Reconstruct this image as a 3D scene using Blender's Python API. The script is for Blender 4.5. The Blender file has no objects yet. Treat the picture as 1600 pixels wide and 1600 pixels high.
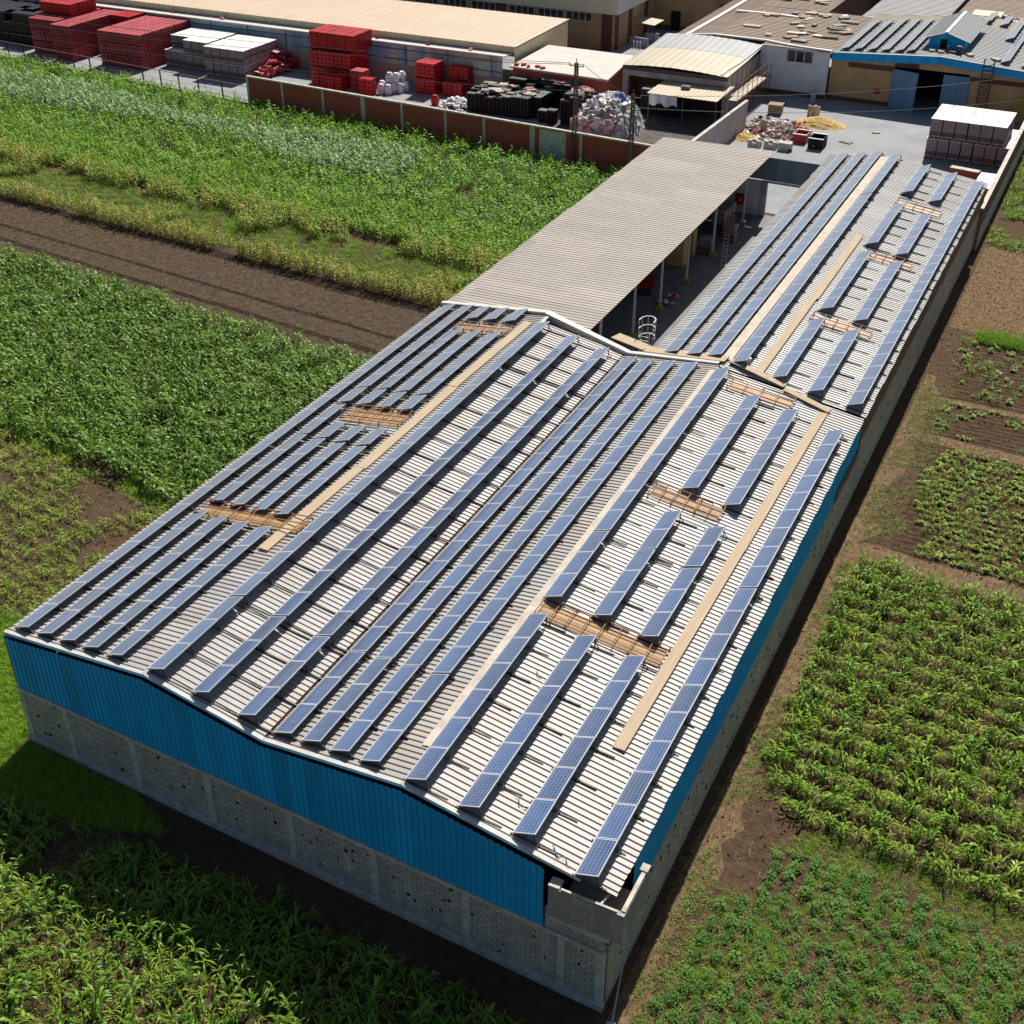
import bpy, math, random
import numpy as np
from mathutils import Vector, Matrix

random.seed(7); RNG = np.random.default_rng(7)
sc = bpy.context.scene
COL = sc.collection
PI = math.pi; R = math.radians

# ------------------------------------------------------------------ camera, sky, sun, exposure
cam = bpy.data.cameras.new('camera'); cam_o = bpy.data.objects.new('camera', cam); COL.objects.link(cam_o)
cam_o.location = (43.219, -31.134, 45.031)
cam_o.rotation_euler = (PI/2 - 0.583, 0, 0.467)
cam.sensor_width = 36; cam.lens = 36*1956.89/1600
cam.clip_start = 1; cam.clip_end = 3000
sc.camera = cam_o
SUN_EL = R(46); SUN_AZ = R(-6.5)                  # azimuth measured from +y towards +x
wd = bpy.data.worlds.new('World'); sc.world = wd; wd.use_nodes = True
nt = wd.node_tree; bg = nt.nodes['Background']
sky = nt.nodes.new('ShaderNodeTexSky'); sky.sky_type = 'NISHITA'; sky.sun_disc = False
sky.sun_elevation = SUN_EL; sky.sun_rotation = SUN_AZ; sky.air_density = 1.0; sky.dust_density = 1.2
nt.links.new(sky.outputs[0], bg.inputs[0]); bg.inputs[1].default_value = 0.05
sl = bpy.data.lights.new('sun', 'SUN'); sl.energy = 4.9; sl.angle = R(0.53); sl.color = (1, 0.95, 0.87)
so = bpy.data.objects.new('sun', sl); COL.objects.link(so)
sd = Vector((math.sin(SUN_AZ)*math.cos(SUN_EL), math.cos(SUN_AZ)*math.cos(SUN_EL), math.sin(SUN_EL)))
so.rotation_euler = sd.to_track_quat('Z', 'Y').to_euler(); so.location = (0, 60, 90)
sc.view_settings.view_transform = 'Standard'; sc.view_settings.look = 'None'
sc.view_settings.exposure = 0.45; sc.view_settings.gamma = 1
sc.cycles.max_bounces = 6; sc.cycles.diffuse_bounces = 2; sc.cycles.glossy_bounces = 3; sc.cycles.transparent_max_bounces = 8

# ------------------------------------------------------------------ materials
def srgb(r, g, b):
    f = lambda c: (c/255/12.92) if c/255 <= 0.04045 else ((c/255+0.055)/1.055)**2.4
    return (f(r), f(g), f(b))
class NT:
    """tiny node helper"""
    def __init__(s, name):
        s.m = bpy.data.materials.new(name); s.m.use_nodes = True
        s.t = s.m.node_tree; s.b = s.t.nodes['Principled BSDF']; s.out = s.t.nodes['Material Output']
        s._uv = s._ob = None
    def n(s, ty, **kw):
        x = s.t.nodes.new(ty)
        for k, v in kw.items(): setattr(x, k, v)
        return x
    def l(s, a, b): s.t.links.new(a, b)
    def uv(s):
        if s._uv is None: s._uv = s.n('ShaderNodeUVMap').outputs[0]
        return s._uv
    def pos(s):
        if s._ob is None: s._ob = s.n('ShaderNodeNewGeometry').outputs['Position']
        return s._ob
    def mapv(s, v, sx=1, sy=1, sz=1):
        m = s.n('ShaderNodeMapping'); s.l(v, m.inputs[0]); m.inputs['Scale'].default_value = (sx, sy, sz); return m.outputs[0]
    def noise(s, scale, v=None, detail=4, rough=0.6, dist=0.0):
        x = s.n('ShaderNodeTexNoise'); x.inputs['Scale'].default_value = scale; x.inputs['Detail'].default_value = detail
        x.inputs['Roughness'].default_value = rough; x.inputs['Distortion'].default_value = dist
        s.l(v if v is not None else s.pos(), x.inputs['Vector']); return x.outputs['Fac']
    def ramp(s, f, stops):
        r = s.n('ShaderNodeValToRGB'); s.l(f, r.inputs[0]); e = r.color_ramp.elements
        while len(e) < len(stops): e.new(0.5)
        for i, (p, c) in enumerate(stops):
            e[i].position = p; e[i].color = (c, c, c, 1) if isinstance(c, (int, float)) else (*c, 1)
        return r.outputs[0]
    def mix(s, f, a, b, mode='MIX'):
        x = s.n('ShaderNodeMix', data_type='RGBA', blend_type=mode)
        for sock, v in ((x.inputs['Factor'], f), (x.inputs['A'], a), (x.inputs['B'], b)):
            if isinstance(v, (int, float)): sock.default_value = v if sock.name == 'Factor' else (v, v, v, 1)
            elif isinstance(v, tuple): sock.default_value = (*v, 1)
            else: s.l(v, sock)
        return x.outputs['Result']
    def math(s, op, a, b=0.0, c=None):
        x = s.n('ShaderNodeMath', operation=op)
        for i, v in enumerate((a, b) if c is None else (a, b, c)):
            if isinstance(v, (int, float)): x.inputs[i].default_value = v
            else: s.l(v, x.inputs[i])
        return x.outputs[0]
    def bump(s, h, strength=0.5, dist=0.05):
        b = s.n('ShaderNodeBump'); b.inputs['Strength'].default_value = strength; b.inputs['Distance'].default_value = dist
        s.l(h, b.inputs['Height']); s.l(b.outputs[0], s.b.inputs['Normal'])
    def col(s, c):
        if isinstance(c, tuple): s.b.inputs['Base Color'].default_value = (*c, 1)
        else: s.l(c, s.b.inputs['Base Color'])
    def set(s, rough=0.7, metal=0.0, spec=0.5):
        s.b.inputs['Roughness'].default_value = rough; s.b.inputs['Metallic'].default_value = metal
        s.b.inputs['Specular IOR Level'].default_value = spec; return s.m

def plain(name, c, rough=0.7, metal=0.0, var=0.25, scale=3.0, spec=0.4, rnd=0.0):
    """one colour with soft uneven wear; rnd adds a per-object shift"""
    t = NT(name); f = t.noise(scale, detail=6)
    lo = tuple(x*(1-var) for x in c); hi = tuple(min(1, x*(1+var)) for x in c)
    k = t.ramp(f, [(0.3, lo), (0.7, hi)])
    if rnd:
        oi = t.n('ShaderNodeObjectInfo')
        k = t.mix(1.0, k, t.ramp(oi.outputs['Random'], [(0, 1-rnd), (1, 1.0)]), 'MULTIPLY')
    t.col(k); return t.set(rough, metal, spec)

M = {}
def ribbed_metal(name, c, dirt, dirt_amt=0.5, rough=0.55, spec=0.4, streak=(0.15, 2.0), metal=0.0, sheet=None):
    """painted sheet: big soft dust patches, streaks and a little rust"""
    t = NT(name)
    d = t.noise(0.22, detail=5, rough=0.65)
    if sheet:
        sp = t.n('ShaderNodeSeparateXYZ'); t.l(t.pos(), sp.inputs[0]); cb = t.n('ShaderNodeCombineXYZ'); ax = sheet[2]
        t.l(t.math('FLOOR', t.math('DIVIDE', sp.outputs[1-ax], sheet[0])), cb.inputs[0]); t.l(t.math('FLOOR', t.math('DIVIDE', sp.outputs[ax], sheet[1])), cb.inputs[1])
        wn = t.n('ShaderNodeTexWhiteNoise'); wn.noise_dimensions = '2D'; t.l(cb.outputs[0], wn.inputs['Vector'])
        c = t.mix(1.0, c, t.ramp(wn.outputs['Value'], [(0, 0.84), (0.75, 1.0), (1, 1.12)]), 'MULTIPLY')
    s = t.noise(1.0, t.mapv(t.pos(), streak[0], streak[1], 1), detail=4)
    f = t.math('MULTIPLY', t.ramp(d, [(0.35, 0.0), (0.68, 1.0)]), dirt_amt)
    k = t.mix(f, c, dirt)
    k = t.mix(t.ramp(s, [(0.42, 0.0), (0.75, 0.35)]), k, tuple(x*0.72 for x in dirt))
    r = t.ramp(t.noise(1.7, detail=8, rough=0.75), [(0.66, 0.0), (0.76, 0.55)])
    k = t.mix(r, k, (0.30, 0.15, 0.07)) if dirt_amt > 0.3 else k
    t.col(k); return t.set(rough, metal, spec)
M['roof'] = ribbed_metal('white_roof_sheet', (0.41, 0.405, 0.40), (0.38, 0.31, 0.245), 0.6, rough=0.5, sheet=(0.96, 3.3, 0))
M['roof_rear'] = ribbed_metal('grey_roof_sheet', (0.42, 0.43, 0.43), (0.37, 0.33, 0.275), 0.5, rough=0.5, sheet=(0.96, 5.2, 0))
M['roof_tan'] = ribbed_metal('tan_roof_sheet', (0.36, 0.315, 0.275), (0.28, 0.235, 0.195), 0.5, rough=0.65, sheet=(1.8, 6, 0))
M['roof_cream'] = ribbed_metal('cream_roof_sheet', (0.56, 0.42, 0.29), (0.44, 0.34, 0.24), 0.5, rough=0.6, streak=(2.0, 0.12))
M['roof_straw'] = ribbed_metal('straw_roof_sheet', (0.42, 0.36, 0.24), (0.34, 0.29, 0.20), 0.5, rough=0.6)
M['roof_grey'] = ribbed_metal('blue_grey_roof_sheet', (0.27, 0.29, 0.31), (0.25, 0.22, 0.18), 0.5, rough=0.6)
M['roof_rust'] = ribbed_metal('rusty_roof_sheet', (0.27, 0.19, 0.14), (0.34, 0.27, 0.20), 0.8, rough=0.8)
def cladding(name, c, pale):
    t = NT(name); u = t.uv()
    s = t.noise(1.0, t.mapv(u, 3.0, 0.12, 1), detail=5)
    k = t.mix(t.ramp(s, [(0.35, 0.0), (0.8, 0.5)]), c, pale)
    k = t.mix(t.ramp(t.noise(0.5, detail=4), [(0.4, 0.0), (0.8, 0.35)]), k, tuple(x*0.7 for x in c))
    sp = t.n('ShaderNodeSeparateXYZ'); t.l(u, sp.inputs[0]); wn = t.n('ShaderNodeTexWhiteNoise'); wn.noise_dimensions = '1D'; t.l(t.math('FLOOR', t.math('DIVIDE', sp.outputs[0], 0.9)), wn.inputs['W'])
    k = t.mix(1.0, k, t.ramp(wn.outputs['Value'], [(0, 0.80), (0.6, 1.0), (1, 1.08)]), 'MULTIPLY')
    k = t.mix(t.ramp(t.noise(1.0, t.mapv(u, 6, 0.5, 1), detail=6, rough=0.75), [(0.60, 0.0), (0.78, 0.45)]), k, (0.20, 0.19, 0.17))
    t.col(k); return t.set(0.55, 0, 0.3)
M['blue'] = cladding('blue_cladding', (0.006, 0.39, 0.80), (0.04, 0.46, 0.85))
M['blue_pale'] = cladding('pale_blue_steel', (0.12, 0.24, 0.38), (0.22, 0.32, 0.42))
M['grey_clad'] = cladding('grey_cladding', (0.25, 0.30, 0.34), (0.35, 0.38, 0.40))
t = NT('mottled_cladding'); sp = t.n('ShaderNodeSeparateXYZ'); t.l(t.uv(), sp.inputs[0]); wn = t.n('ShaderNodeTexWhiteNoise'); wn.noise_dimensions = '1D'
t.l(t.math('FLOOR', t.math('DIVIDE', sp.outputs[0], 0.9)), wn.inputs['W'])
k = t.ramp(wn.outputs['Value'], [(0, (0.20, 0.34, 0.52)), (0.3, (0.50, 0.52, 0.50)), (0.55, (0.34, 0.40, 0.46)), (0.8, (0.62, 0.56, 0.42)), (1, (0.58, 0.58, 0.56))])
k = t.mix(t.ramp(t.noise(0.12, detail=3), [(0.45, 0.0), (0.62, 0.75)]), k, (0.22, 0.38, 0.58))
t.col(t.mix(t.ramp(t.noise(2, detail=6), [(0.5, 0.0), (0.75, 0.5)]), k, (0.25, 0.22, 0.18))); M['old_clad'] = t.set(0.6, 0, 0.3)
def masonry(name, c1, c2, mortar, bw, bh, ms=0.012, holes=0.0, rough=0.9, stain=(0.25, 0.23, 0.2), bumpd=0.02):
    t = NT(name); u = t.uv()
    b = t.n('ShaderNodeTexBrick'); t.l(u, b.inputs['Vector'])
    b.inputs['Scale'].default_value = 1; b.inputs['Brick Width'].default_value = bw; b.inputs['Row Height'].default_value = bh
    b.inputs['Mortar Size'].default_value = ms; b.inputs['Bias'].default_value = 0.1
    b.inputs['Color1'].default_value = (*c1, 1); b.inputs['Color2'].default_value = (*c2, 1); b.inputs['Mortar'].default_value = (*mortar, 1)
    k = t.mix(t.ramp(t.noise(0.55, detail=6), [(0.35, 0.0), (0.75, 0.6)]), b.outputs['Color'], stain)
    k = t.mix(t.ramp(t.noise(6, detail=3), [(0.4, 0.0), (0.8, 0.35)]), k, tuple(x*0.6 for x in c1))
    k = t.mix(t.ramp(t.noise(1.0, t.mapv(u, 1.6, 0.35, 1), detail=6, rough=0.7), [(0.52, 0.0), (0.75, 0.5)]), k, tuple(min(1, x*1.25) for x in c1))
    t.col(k); t.bump(b.outputs['Fac'], -0.6, bumpd); return t.set(rough, 0, 0.2)
M['block'] = masonry('grey_block_wall', (0.60, 0.55, 0.46), (0.40, 0.37, 0.32), (0.14, 0.13, 0.12), 0.46, 0.20, 0.022)
M['block_rough'] = masonry('rough_block_wall', (0.58, 0.55, 0.49), (0.36, 0.34, 0.31), (0.15, 0.145, 0.14), 0.2, 0.09, 0.02, bumpd=0.05)
M['brick'] = masonry('red_brick_wall', (0.46, 0.085, 0.058), (0.36, 0.07, 0.048), (0.32, 0.13, 0.105), 0.25, 0.09, 0.012, stain=(0.30, 0.075, 0.06))
M['brick_dark'] = masonry('brown_brick_band', (0.20, 0.11, 0.075), (0.155, 0.085, 0.06), (0.15, 0.10, 0.08), 0.25, 0.09, 0.012, stain=(0.17, 0.12, 0.095))
M['pink_block'] = masonry('pinkish_block_wall', (0.52, 0.36, 0.29), (0.42, 0.30, 0.25), (0.32, 0.25, 0.22), 0.4, 0.2, 0.02, stain=(0.36, 0.30, 0.27))
M['concrete'] = plain('concrete', (0.47, 0.45, 0.41), 0.9, var=0.3, scale=2.5)
M['cap'] = plain('pale_concrete_cap', (0.52, 0.47, 0.40), 0.9, var=0.3, scale=2.0)
M['plaster_tan'] = plain('tan_plaster', (0.48, 0.31, 0.15), 0.9, var=0.14, scale=0.6)
M['plaster_white'] = plain('white_plaster', (0.66, 0.67, 0.69), 0.9, var=0.14, scale=0.9)
M['plaster_brown'] = plain('brown_plaster', (0.13, 0.055, 0.035), 0.9, var=0.2)
M['plaster_lilac'] = plain('lilac_plaster', (0.42, 0.38, 0.36), 0.9, var=0.2, scale=0.8)
M['white_slab'] = plain('whitewashed_slab', (0.56, 0.52, 0.46), 0.9, var=0.12, scale=1.2)
M['fascia'] = plain('beige_fascia', (0.70, 0.63, 0.43), 0.8, var=0.15)
M['flash'] = plain('white_flashing', (0.55, 0.52, 0.475), 0.6, var=0.16, scale=1.5)
M['ridge'] = plain('tan_ridge_strip', (0.52, 0.44, 0.36), 0.85, var=0.2, scale=1.6)
M['wood'] = None
t = NT('walkway_timber'); k = t.ramp(t.noise(1, t.mapv(t.uv(), 9, 0.35, 1), detail=5), [(0.3, (0.40, 0.31, 0.21)), (0.7, (0.52, 0.41, 0.29))])
t.col(k); M['wood'] = t.set(0.85, 0, 0.2)
M['wood_dark'] = plain('old_timber', (0.30, 0.21, 0.13), 0.9, var=0.3)
M['steel_rust'] = plain('brown_painted_steel', (0.24, 0.11, 0.055), 0.7, var=0.3)
M['gutter'] = plain('rusted_gutter', (0.085, 0.052, 0.035), 0.9, var=0.6, scale=1.0)
M['steel'] = plain('galvanised_steel', (0.42, 0.43, 0.44), 0.45, 0.5, var=0.2)
M['steel_dark'] = plain('weathered_steel', (0.075, 0.065, 0.06), 0.6, 0.3, var=0.4)
M['leg'] = plain('rack_steel', (0.10, 0.09, 0.08), 0.6, 0.3, var=0.35)
M['alu'] = plain('panel_frame_aluminium', (0.56, 0.58, 0.61), 0.4, 0.15, var=0.06)
M['post'] = plain('post_paint', (0.58, 0.58, 0.56), 0.6, var=0.12)
M['pole'] = plain('rusty_lattice_steel', (0.16, 0.11, 0.085), 0.8, 0.1, var=0.6, scale=5)
M['black_plastic'] = plain('black_plastic', (0.014, 0.017, 0.020), 0.5, var=0.3, rnd=0.4)
M['pallet_top'] = plain('dusty_black_plastic', (0.19, 0.195, 0.18), 0.75, var=0.4, scale=2.0, rnd=0.55)
M['red'] = plain('red_crate_plastic', (0.56, 0.012, 0.018), 0.4, var=0.25, rnd=0.2)
M['red_dusty'] = plain('dusty_red_crate_plastic', (0.50, 0.07, 0.085), 0.6, var=0.25, rnd=0.25)
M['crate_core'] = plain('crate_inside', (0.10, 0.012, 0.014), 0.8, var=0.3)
M['pink'] = plain('faded_pink_sheet', (0.62, 0.27, 0.26), 0.7, var=0.25)
M['carton'] = plain('wrapped_carton', (0.36, 0.275, 0.27), 0.5, var=0.16, rnd=0.18)
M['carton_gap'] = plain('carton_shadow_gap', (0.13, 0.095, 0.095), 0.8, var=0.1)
M['sheet_white'] = plain('white_cover_sheet', (0.78, 0.73, 0.68), 0.6, var=0.07, rnd=0.08)
M['bag'] = plain('white_sack', (0.74, 0.75, 0.78), 0.65, var=0.12, rnd=0.12)
M['blue_bag'] = plain('blue_sheet', (0.10, 0.20, 0.42), 0.6, var=0.2)
M['cardboard'] = plain('brown_cardboard', (0.28, 0.165, 0.11), 0.9, var=0.2)
M['sand'] = plain('yellow_sand', (0.55, 0.36, 0.13), 1.0, var=0.15, scale=4)
M['cream'] = plain('cream_cabinet', (0.58, 0.47, 0.20), 0.6, var=0.1)
M['yellow'] = plain('yellow_paint', (0.40, 0.33, 0.04), 0.7, var=0.4, scale=6)
M['redpaint'] = plain('red_paint', (0.42, 0.02, 0.02), 0.5, var=0.15)
M['glass'] = plain('dark_window_glass', (0.018, 0.024, 0.028), 0.15, var=0.3, spec=0.6)
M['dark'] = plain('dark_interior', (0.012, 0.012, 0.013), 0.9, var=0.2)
M['barrel'] = plain('pale_blue_plastic', (0.26, 0.34, 0.46), 0.5, var=0.15)
M['amber'] = plain('amber_skylight_sheet', (0.40, 0.245, 0.115), 0.55, var=0.2, scale=1.2)
M['wire'] = plain('cable', (0.20, 0.19, 0.18), 0.6, var=0.1)
M['debris'] = plain('pale_debris', (0.52, 0.45, 0.36), 0.9, var=0.35, rnd=0.4)
M['rubble'] = plain('rubble', (0.44, 0.37, 0.32), 0.95, var=0.5, scale=8, rnd=0.4)

def scrap_mat():
    t = NT('mixed_plastic_scrap'); v = t.n('ShaderNodeTexVoronoi'); v.inputs['Scale'].default_value = 2.2; t.l(t.pos(), v.inputs['Vector'])
    sp = t.n('ShaderNodeSeparateColor'); t.l(v.outputs['Color'], sp.inputs[0])
    t.col(t.ramp(sp.outputs[0], [(0.0, (0.55, 0.5, 0.45)), (0.25, (0.66, 0.64, 0.62)), (0.4, (0.2, 0.18, 0.15)), (0.55, (0.6, 0.5, 0.42)), (0.68, (0.14, 0.24, 0.45)), (0.8, (0.6, 0.58, 0.6)), (0.95, (0.45, 0.14, 0.1))]))
    return t.set(0.55, 0, 0.4)
M['scrap'] = scrap_mat()

def panel_mat():
    t = NT('solar_cells'); u = t.uv(); sp = t.n('ShaderNodeSeparateXYZ'); t.l(u, sp.inputs[0])
    def line(co, n, w):                                       # thin bright gaps between cells
        f = t.math('FRACT', t.math('MULTIPLY', co, n)); d = t.math('ABSOLUTE', t.math('SUBTRACT', f, 0.5))
        return t.math('GREATER_THAN', d, 0.5 - w)
    g = t.math('MAXIMUM', line(sp.outputs[0], 6, 0.04), t.math('MULTIPLY', line(sp.outputs[1], 12, 0.03), 0.6))
    bus = line(sp.outputs[0], 18, 0.03)
    oi = t.n('ShaderNodeObjectInfo')
    c = t.ramp(oi.outputs['Random'], [(0, (0.006, 0.036, 0.125)), (0.5, (0.010, 0.052, 0.18)), (1, (0.018, 0.075, 0.23))])
    vo = t.n('ShaderNodeTexVoronoi'); vo.inputs['Scale'].default_value = 14; t.l(t.pos(), vo.inputs['Vector'])
    c = t.mix(0.12, c, t.mix(1.0, c, vo.outputs['Color'], 'MULTIPLY'))
    c = t.mix(t.math('MULTIPLY', bus, 0.4), c, (0.22, 0.27, 0.36))
    c = t.mix(t.math('MULTIPLY', g, 0.7), c, (0.45, 0.52, 0.62))
    dust = t.ramp(t.noise(1.3, detail=6), [(0.35, 0.02), (0.8, 0.14)])
    low = t.ramp(sp.outputs[0], [(0.0, 0.26), (0.16, 0.09), (0.7, 0.01)])
    dust = t.math('ADD', dust, low)
    c = t.mix(dust, c, (0.36, 0.40, 0.46))
    t.col(c); t.b.inputs['Coat Weight'].default_value = 1.0; t.b.inputs['Coat Roughness'].default_value = 0.08; t.b.inputs['Coat IOR'].default_value = 1.95
    t.b.inputs['Sheen Weight'].default_value = 0.3; t.b.inputs['Sheen Roughness'].default_value = 0.45
    return t.set(0.25, 0, 0.6)
M['cells'] = panel_mat()

def soil_mat():
    t = NT('soil'); p = t.pos()
    n1 = t.noise(0.18, detail=6, rough=0.65); n2 = t.noise(2.2, detail=8, rough=0.7); n3 = t.noise(9, detail=4, rough=0.7)
    k = t.ramp(n2, [(0.28, (0.05, 0.030, 0.018)), (0.5, (0.095, 0.059, 0.036)), (0.75, (0.155, 0.102, 0.064))])
    k = t.mix(t.ramp(n1, [(0.4, 0.0), (0.7, 0.5)]), k, (0.145, 0.10, 0.06))
    k = t.mix(t.ramp(n3, [(0.62, 0.0), (0.72, 0.5)]), k, (0.27, 0.20, 0.13))
    t.col(k); h = t.math('ADD', t.math('MULTIPLY', n2, 1.0), t.math('MULTIPLY', n3, 0.35))
    t.bump(h, 1.0, 0.22); return t.set(1.0, 0, 0.1)
M['soil'] = soil_mat()
def tint_soil(name, a, b, c, rows=None, straw=0.0):
    t = NT(name)
    n2 = t.noise(1.6, detail=8, rough=0.7); n3 = t.noise(11, detail=4, rough=0.7)
    k = t.ramp(n2, [(0.3, a), (0.52, b), (0.75, c)])
    if straw: k = t.mix(t.ramp(t.noise(5, t.mapv(t.pos(), 1, 0.35, 1), detail=6), [(0.45, 0.0), (0.62, straw)]), k, (0.42, 0.31, 0.15))
    h = t.math('ADD', n2, t.math('MULTIPLY', n3, 0.4))
    if rows:
        w = t.n('ShaderNodeTexWave'); w.bands_direction = rows[0]; w.inputs['Scale'].default_value = rows[1]; w.inputs['Distortion'].default_value = 2.0
        w.inputs['Detail'].default_value = 2; w.inputs['Detail Scale'].default_value = 0.6; t.l(t.pos(), w.inputs['Vector'])
        h = t.math('ADD', h, t.math('MULTIPLY', w.outputs['Fac'], 0.3))
    t.col(k); t.bump(h, 1.0, 0.2); return t.set(1.0, 0, 0.1)
M['soil_rows'] = tint_soil('furrowed_soil', (0.045, 0.027, 0.016), (0.082, 0.05, 0.03), (0.13, 0.084, 0.052), ('Y', 0.55))
M['soil_dry'] = tint_soil('dry_soil', (0.10, 0.064, 0.038), (0.165, 0.108, 0.062), (0.22, 0.15, 0.09), None, 0.32)
M['soil_bare'] = tint_soil('bare_brown_soil', (0.095, 0.058, 0.032), (0.15, 0.094, 0.053), (0.21, 0.14, 0.08), ('X', 0.25), 0.35)
M['track'] = tint_soil('dirt_track_soil', (0.055, 0.037, 0.026), (0.092, 0.063, 0.044), (0.145, 0.102, 0.07))
M['ditch'] = tint_soil('dark_rut_soil', (0.02, 0.013, 0.009), (0.035, 0.022, 0.016), (0.06, 0.04, 0.026))
t = NT('yard_concrete')
k = t.ramp(t.noise(0.16, detail=7, rough=0.65), [(0.3, (0.20, 0.215, 0.235)), (0.7, (0.30, 0.305, 0.31))])
k = t.mix(t.ramp(t.noise(1.1, detail=7, rough=0.7), [(0.5, 0.0), (0.75, 0.4)]), k, (0.48, 0.44, 0.37))
t.col(k); M['yard'] = t.set(0.85, 0, 0.3)

M['court'] = plain('shade_darkened_courtyard_concrete', (0.20, 0.20, 0.205), 0.9, var=0.25, scale=0.8)  # courtyard shade painted in: darker grey than the open yard concrete
M['dirt_and_shade'] = plain('dirt_and_shade_ground', (0.085, 0.075, 0.065), 0.95, var=0.5, scale=1.2)  # dark tone holds both ground dirt and painted shade around the lean-to
def leaf_mat(name, cols, rough=0.38, trans=0.35, tipdry=0.0):
    t = NT(name); oi = t.n('ShaderNodeObjectInfo')
    n = len(cols); k = t.ramp(oi.outputs['Random'], [(i/(n-1), c) for i, c in enumerate(cols)])
    k = t.mix(t.ramp(t.noise(0.25, detail=4), [(0.35, 0.0), (0.7, 0.6)]), k, t.mix(1.0, k, (0.75, 0.82, 0.7), 'MULTIPLY'))
    if tipdry:
        sp = t.n('ShaderNodeSeparateXYZ'); t.l(t.uv(), sp.inputs[0])
        k = t.mix(t.ramp(sp.outputs[1], [(0.55, 0.0), (1.0, tipdry)]), k, (0.38, 0.27, 0.09))
    t.col(k); t.set(rough+.05, 0, 0.27)
    tr = t.n('ShaderNodeBsdfTranslucent'); t.l(t.mix(1.0, k, (1.25, 1.3, 0.5), 'MULTIPLY'), tr.inputs[0])
    ms = t.n('ShaderNodeMixShader'); ms.inputs[0].default_value = trans*.55
    t.l(t.b.outputs[0], ms.inputs[1]); t.l(tr.outputs[0], ms.inputs[2]); t.l(ms.outputs[0], t.out.inputs[0])
    return t.m
M['maize'] = leaf_mat('maize_leaf', [(0.085, 0.19, 0.012), (0.13, 0.25, 0.018), (0.20, 0.32, 0.04)], rough=0.40)
M['maize_light'] = leaf_mat('young_maize_leaf', [(0.17, 0.29, 0.016), (0.24, 0.36, 0.024), (0.32, 0.38, 0.045)], rough=0.48, tipdry=0.4)
M['maize_row'] = leaf_mat('row_maize_leaf', [(0.11, 0.23, 0.012), (0.19, 0.34, 0.02), (0.27, 0.40, 0.035)], rough=0.4)
M['maize_far'] = leaf_mat('far_maize_leaf', [(0.12, 0.30, 0.008), (0.20, 0.40, 0.012), (0.30, 0.47, 0.02)], rough=0.5)
M['maize_pale'] = leaf_mat('pale_maize_leaf', [(0.24, 0.38, 0.14), (0.30, 0.44, 0.19), (0.36, 0.48, 0.22)], rough=0.45)
M['maize_lime'] = leaf_mat('lime_maize_leaf', [(0.23, 0.38, 0.025), (0.28, 0.41, 0.04), (0.32, 0.40, 0.07)], rough=0.5)
M['maize_dry'] = leaf_mat('drying_maize_leaf', [(0.40, 0.42, 0.06), (0.54, 0.46, 0.11), (0.20, 0.31, 0.04), (0.33, 0.40, 0.07), (0.58, 0.46, 0.15), (0.14, 0.24, 0.03)], rough=0.5, tipdry=0.5)
M['grass'] = leaf_mat('bright_grass', [(0.19, 0.36, 0.012), (0.25, 0.42, 0.02), (0.28, 0.41, 0.035)], 0.5)
M['grass_dry'] = leaf_mat('dry_grass', [(0.40, 0.31, 0.14), (0.32, 0.28, 0.09), (0.24, 0.27, 0.06)], 0.7)
M['weed'] = leaf_mat('weed_leaf', [(0.13, 0.22, 0.025), (0.17, 0.25, 0.03), (0.22, 0.27, 0.06)], 0.5)
M['bush'] = leaf_mat('bush_leaf', [(0.05, 0.15, 0.018), (0.08, 0.20, 0.024), (0.13, 0.25, 0.035)], 0.58)
M['stalk'] = plain('dry_stalk', (0.34, 0.26, 0.09), 0.8, var=0.2)

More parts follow.
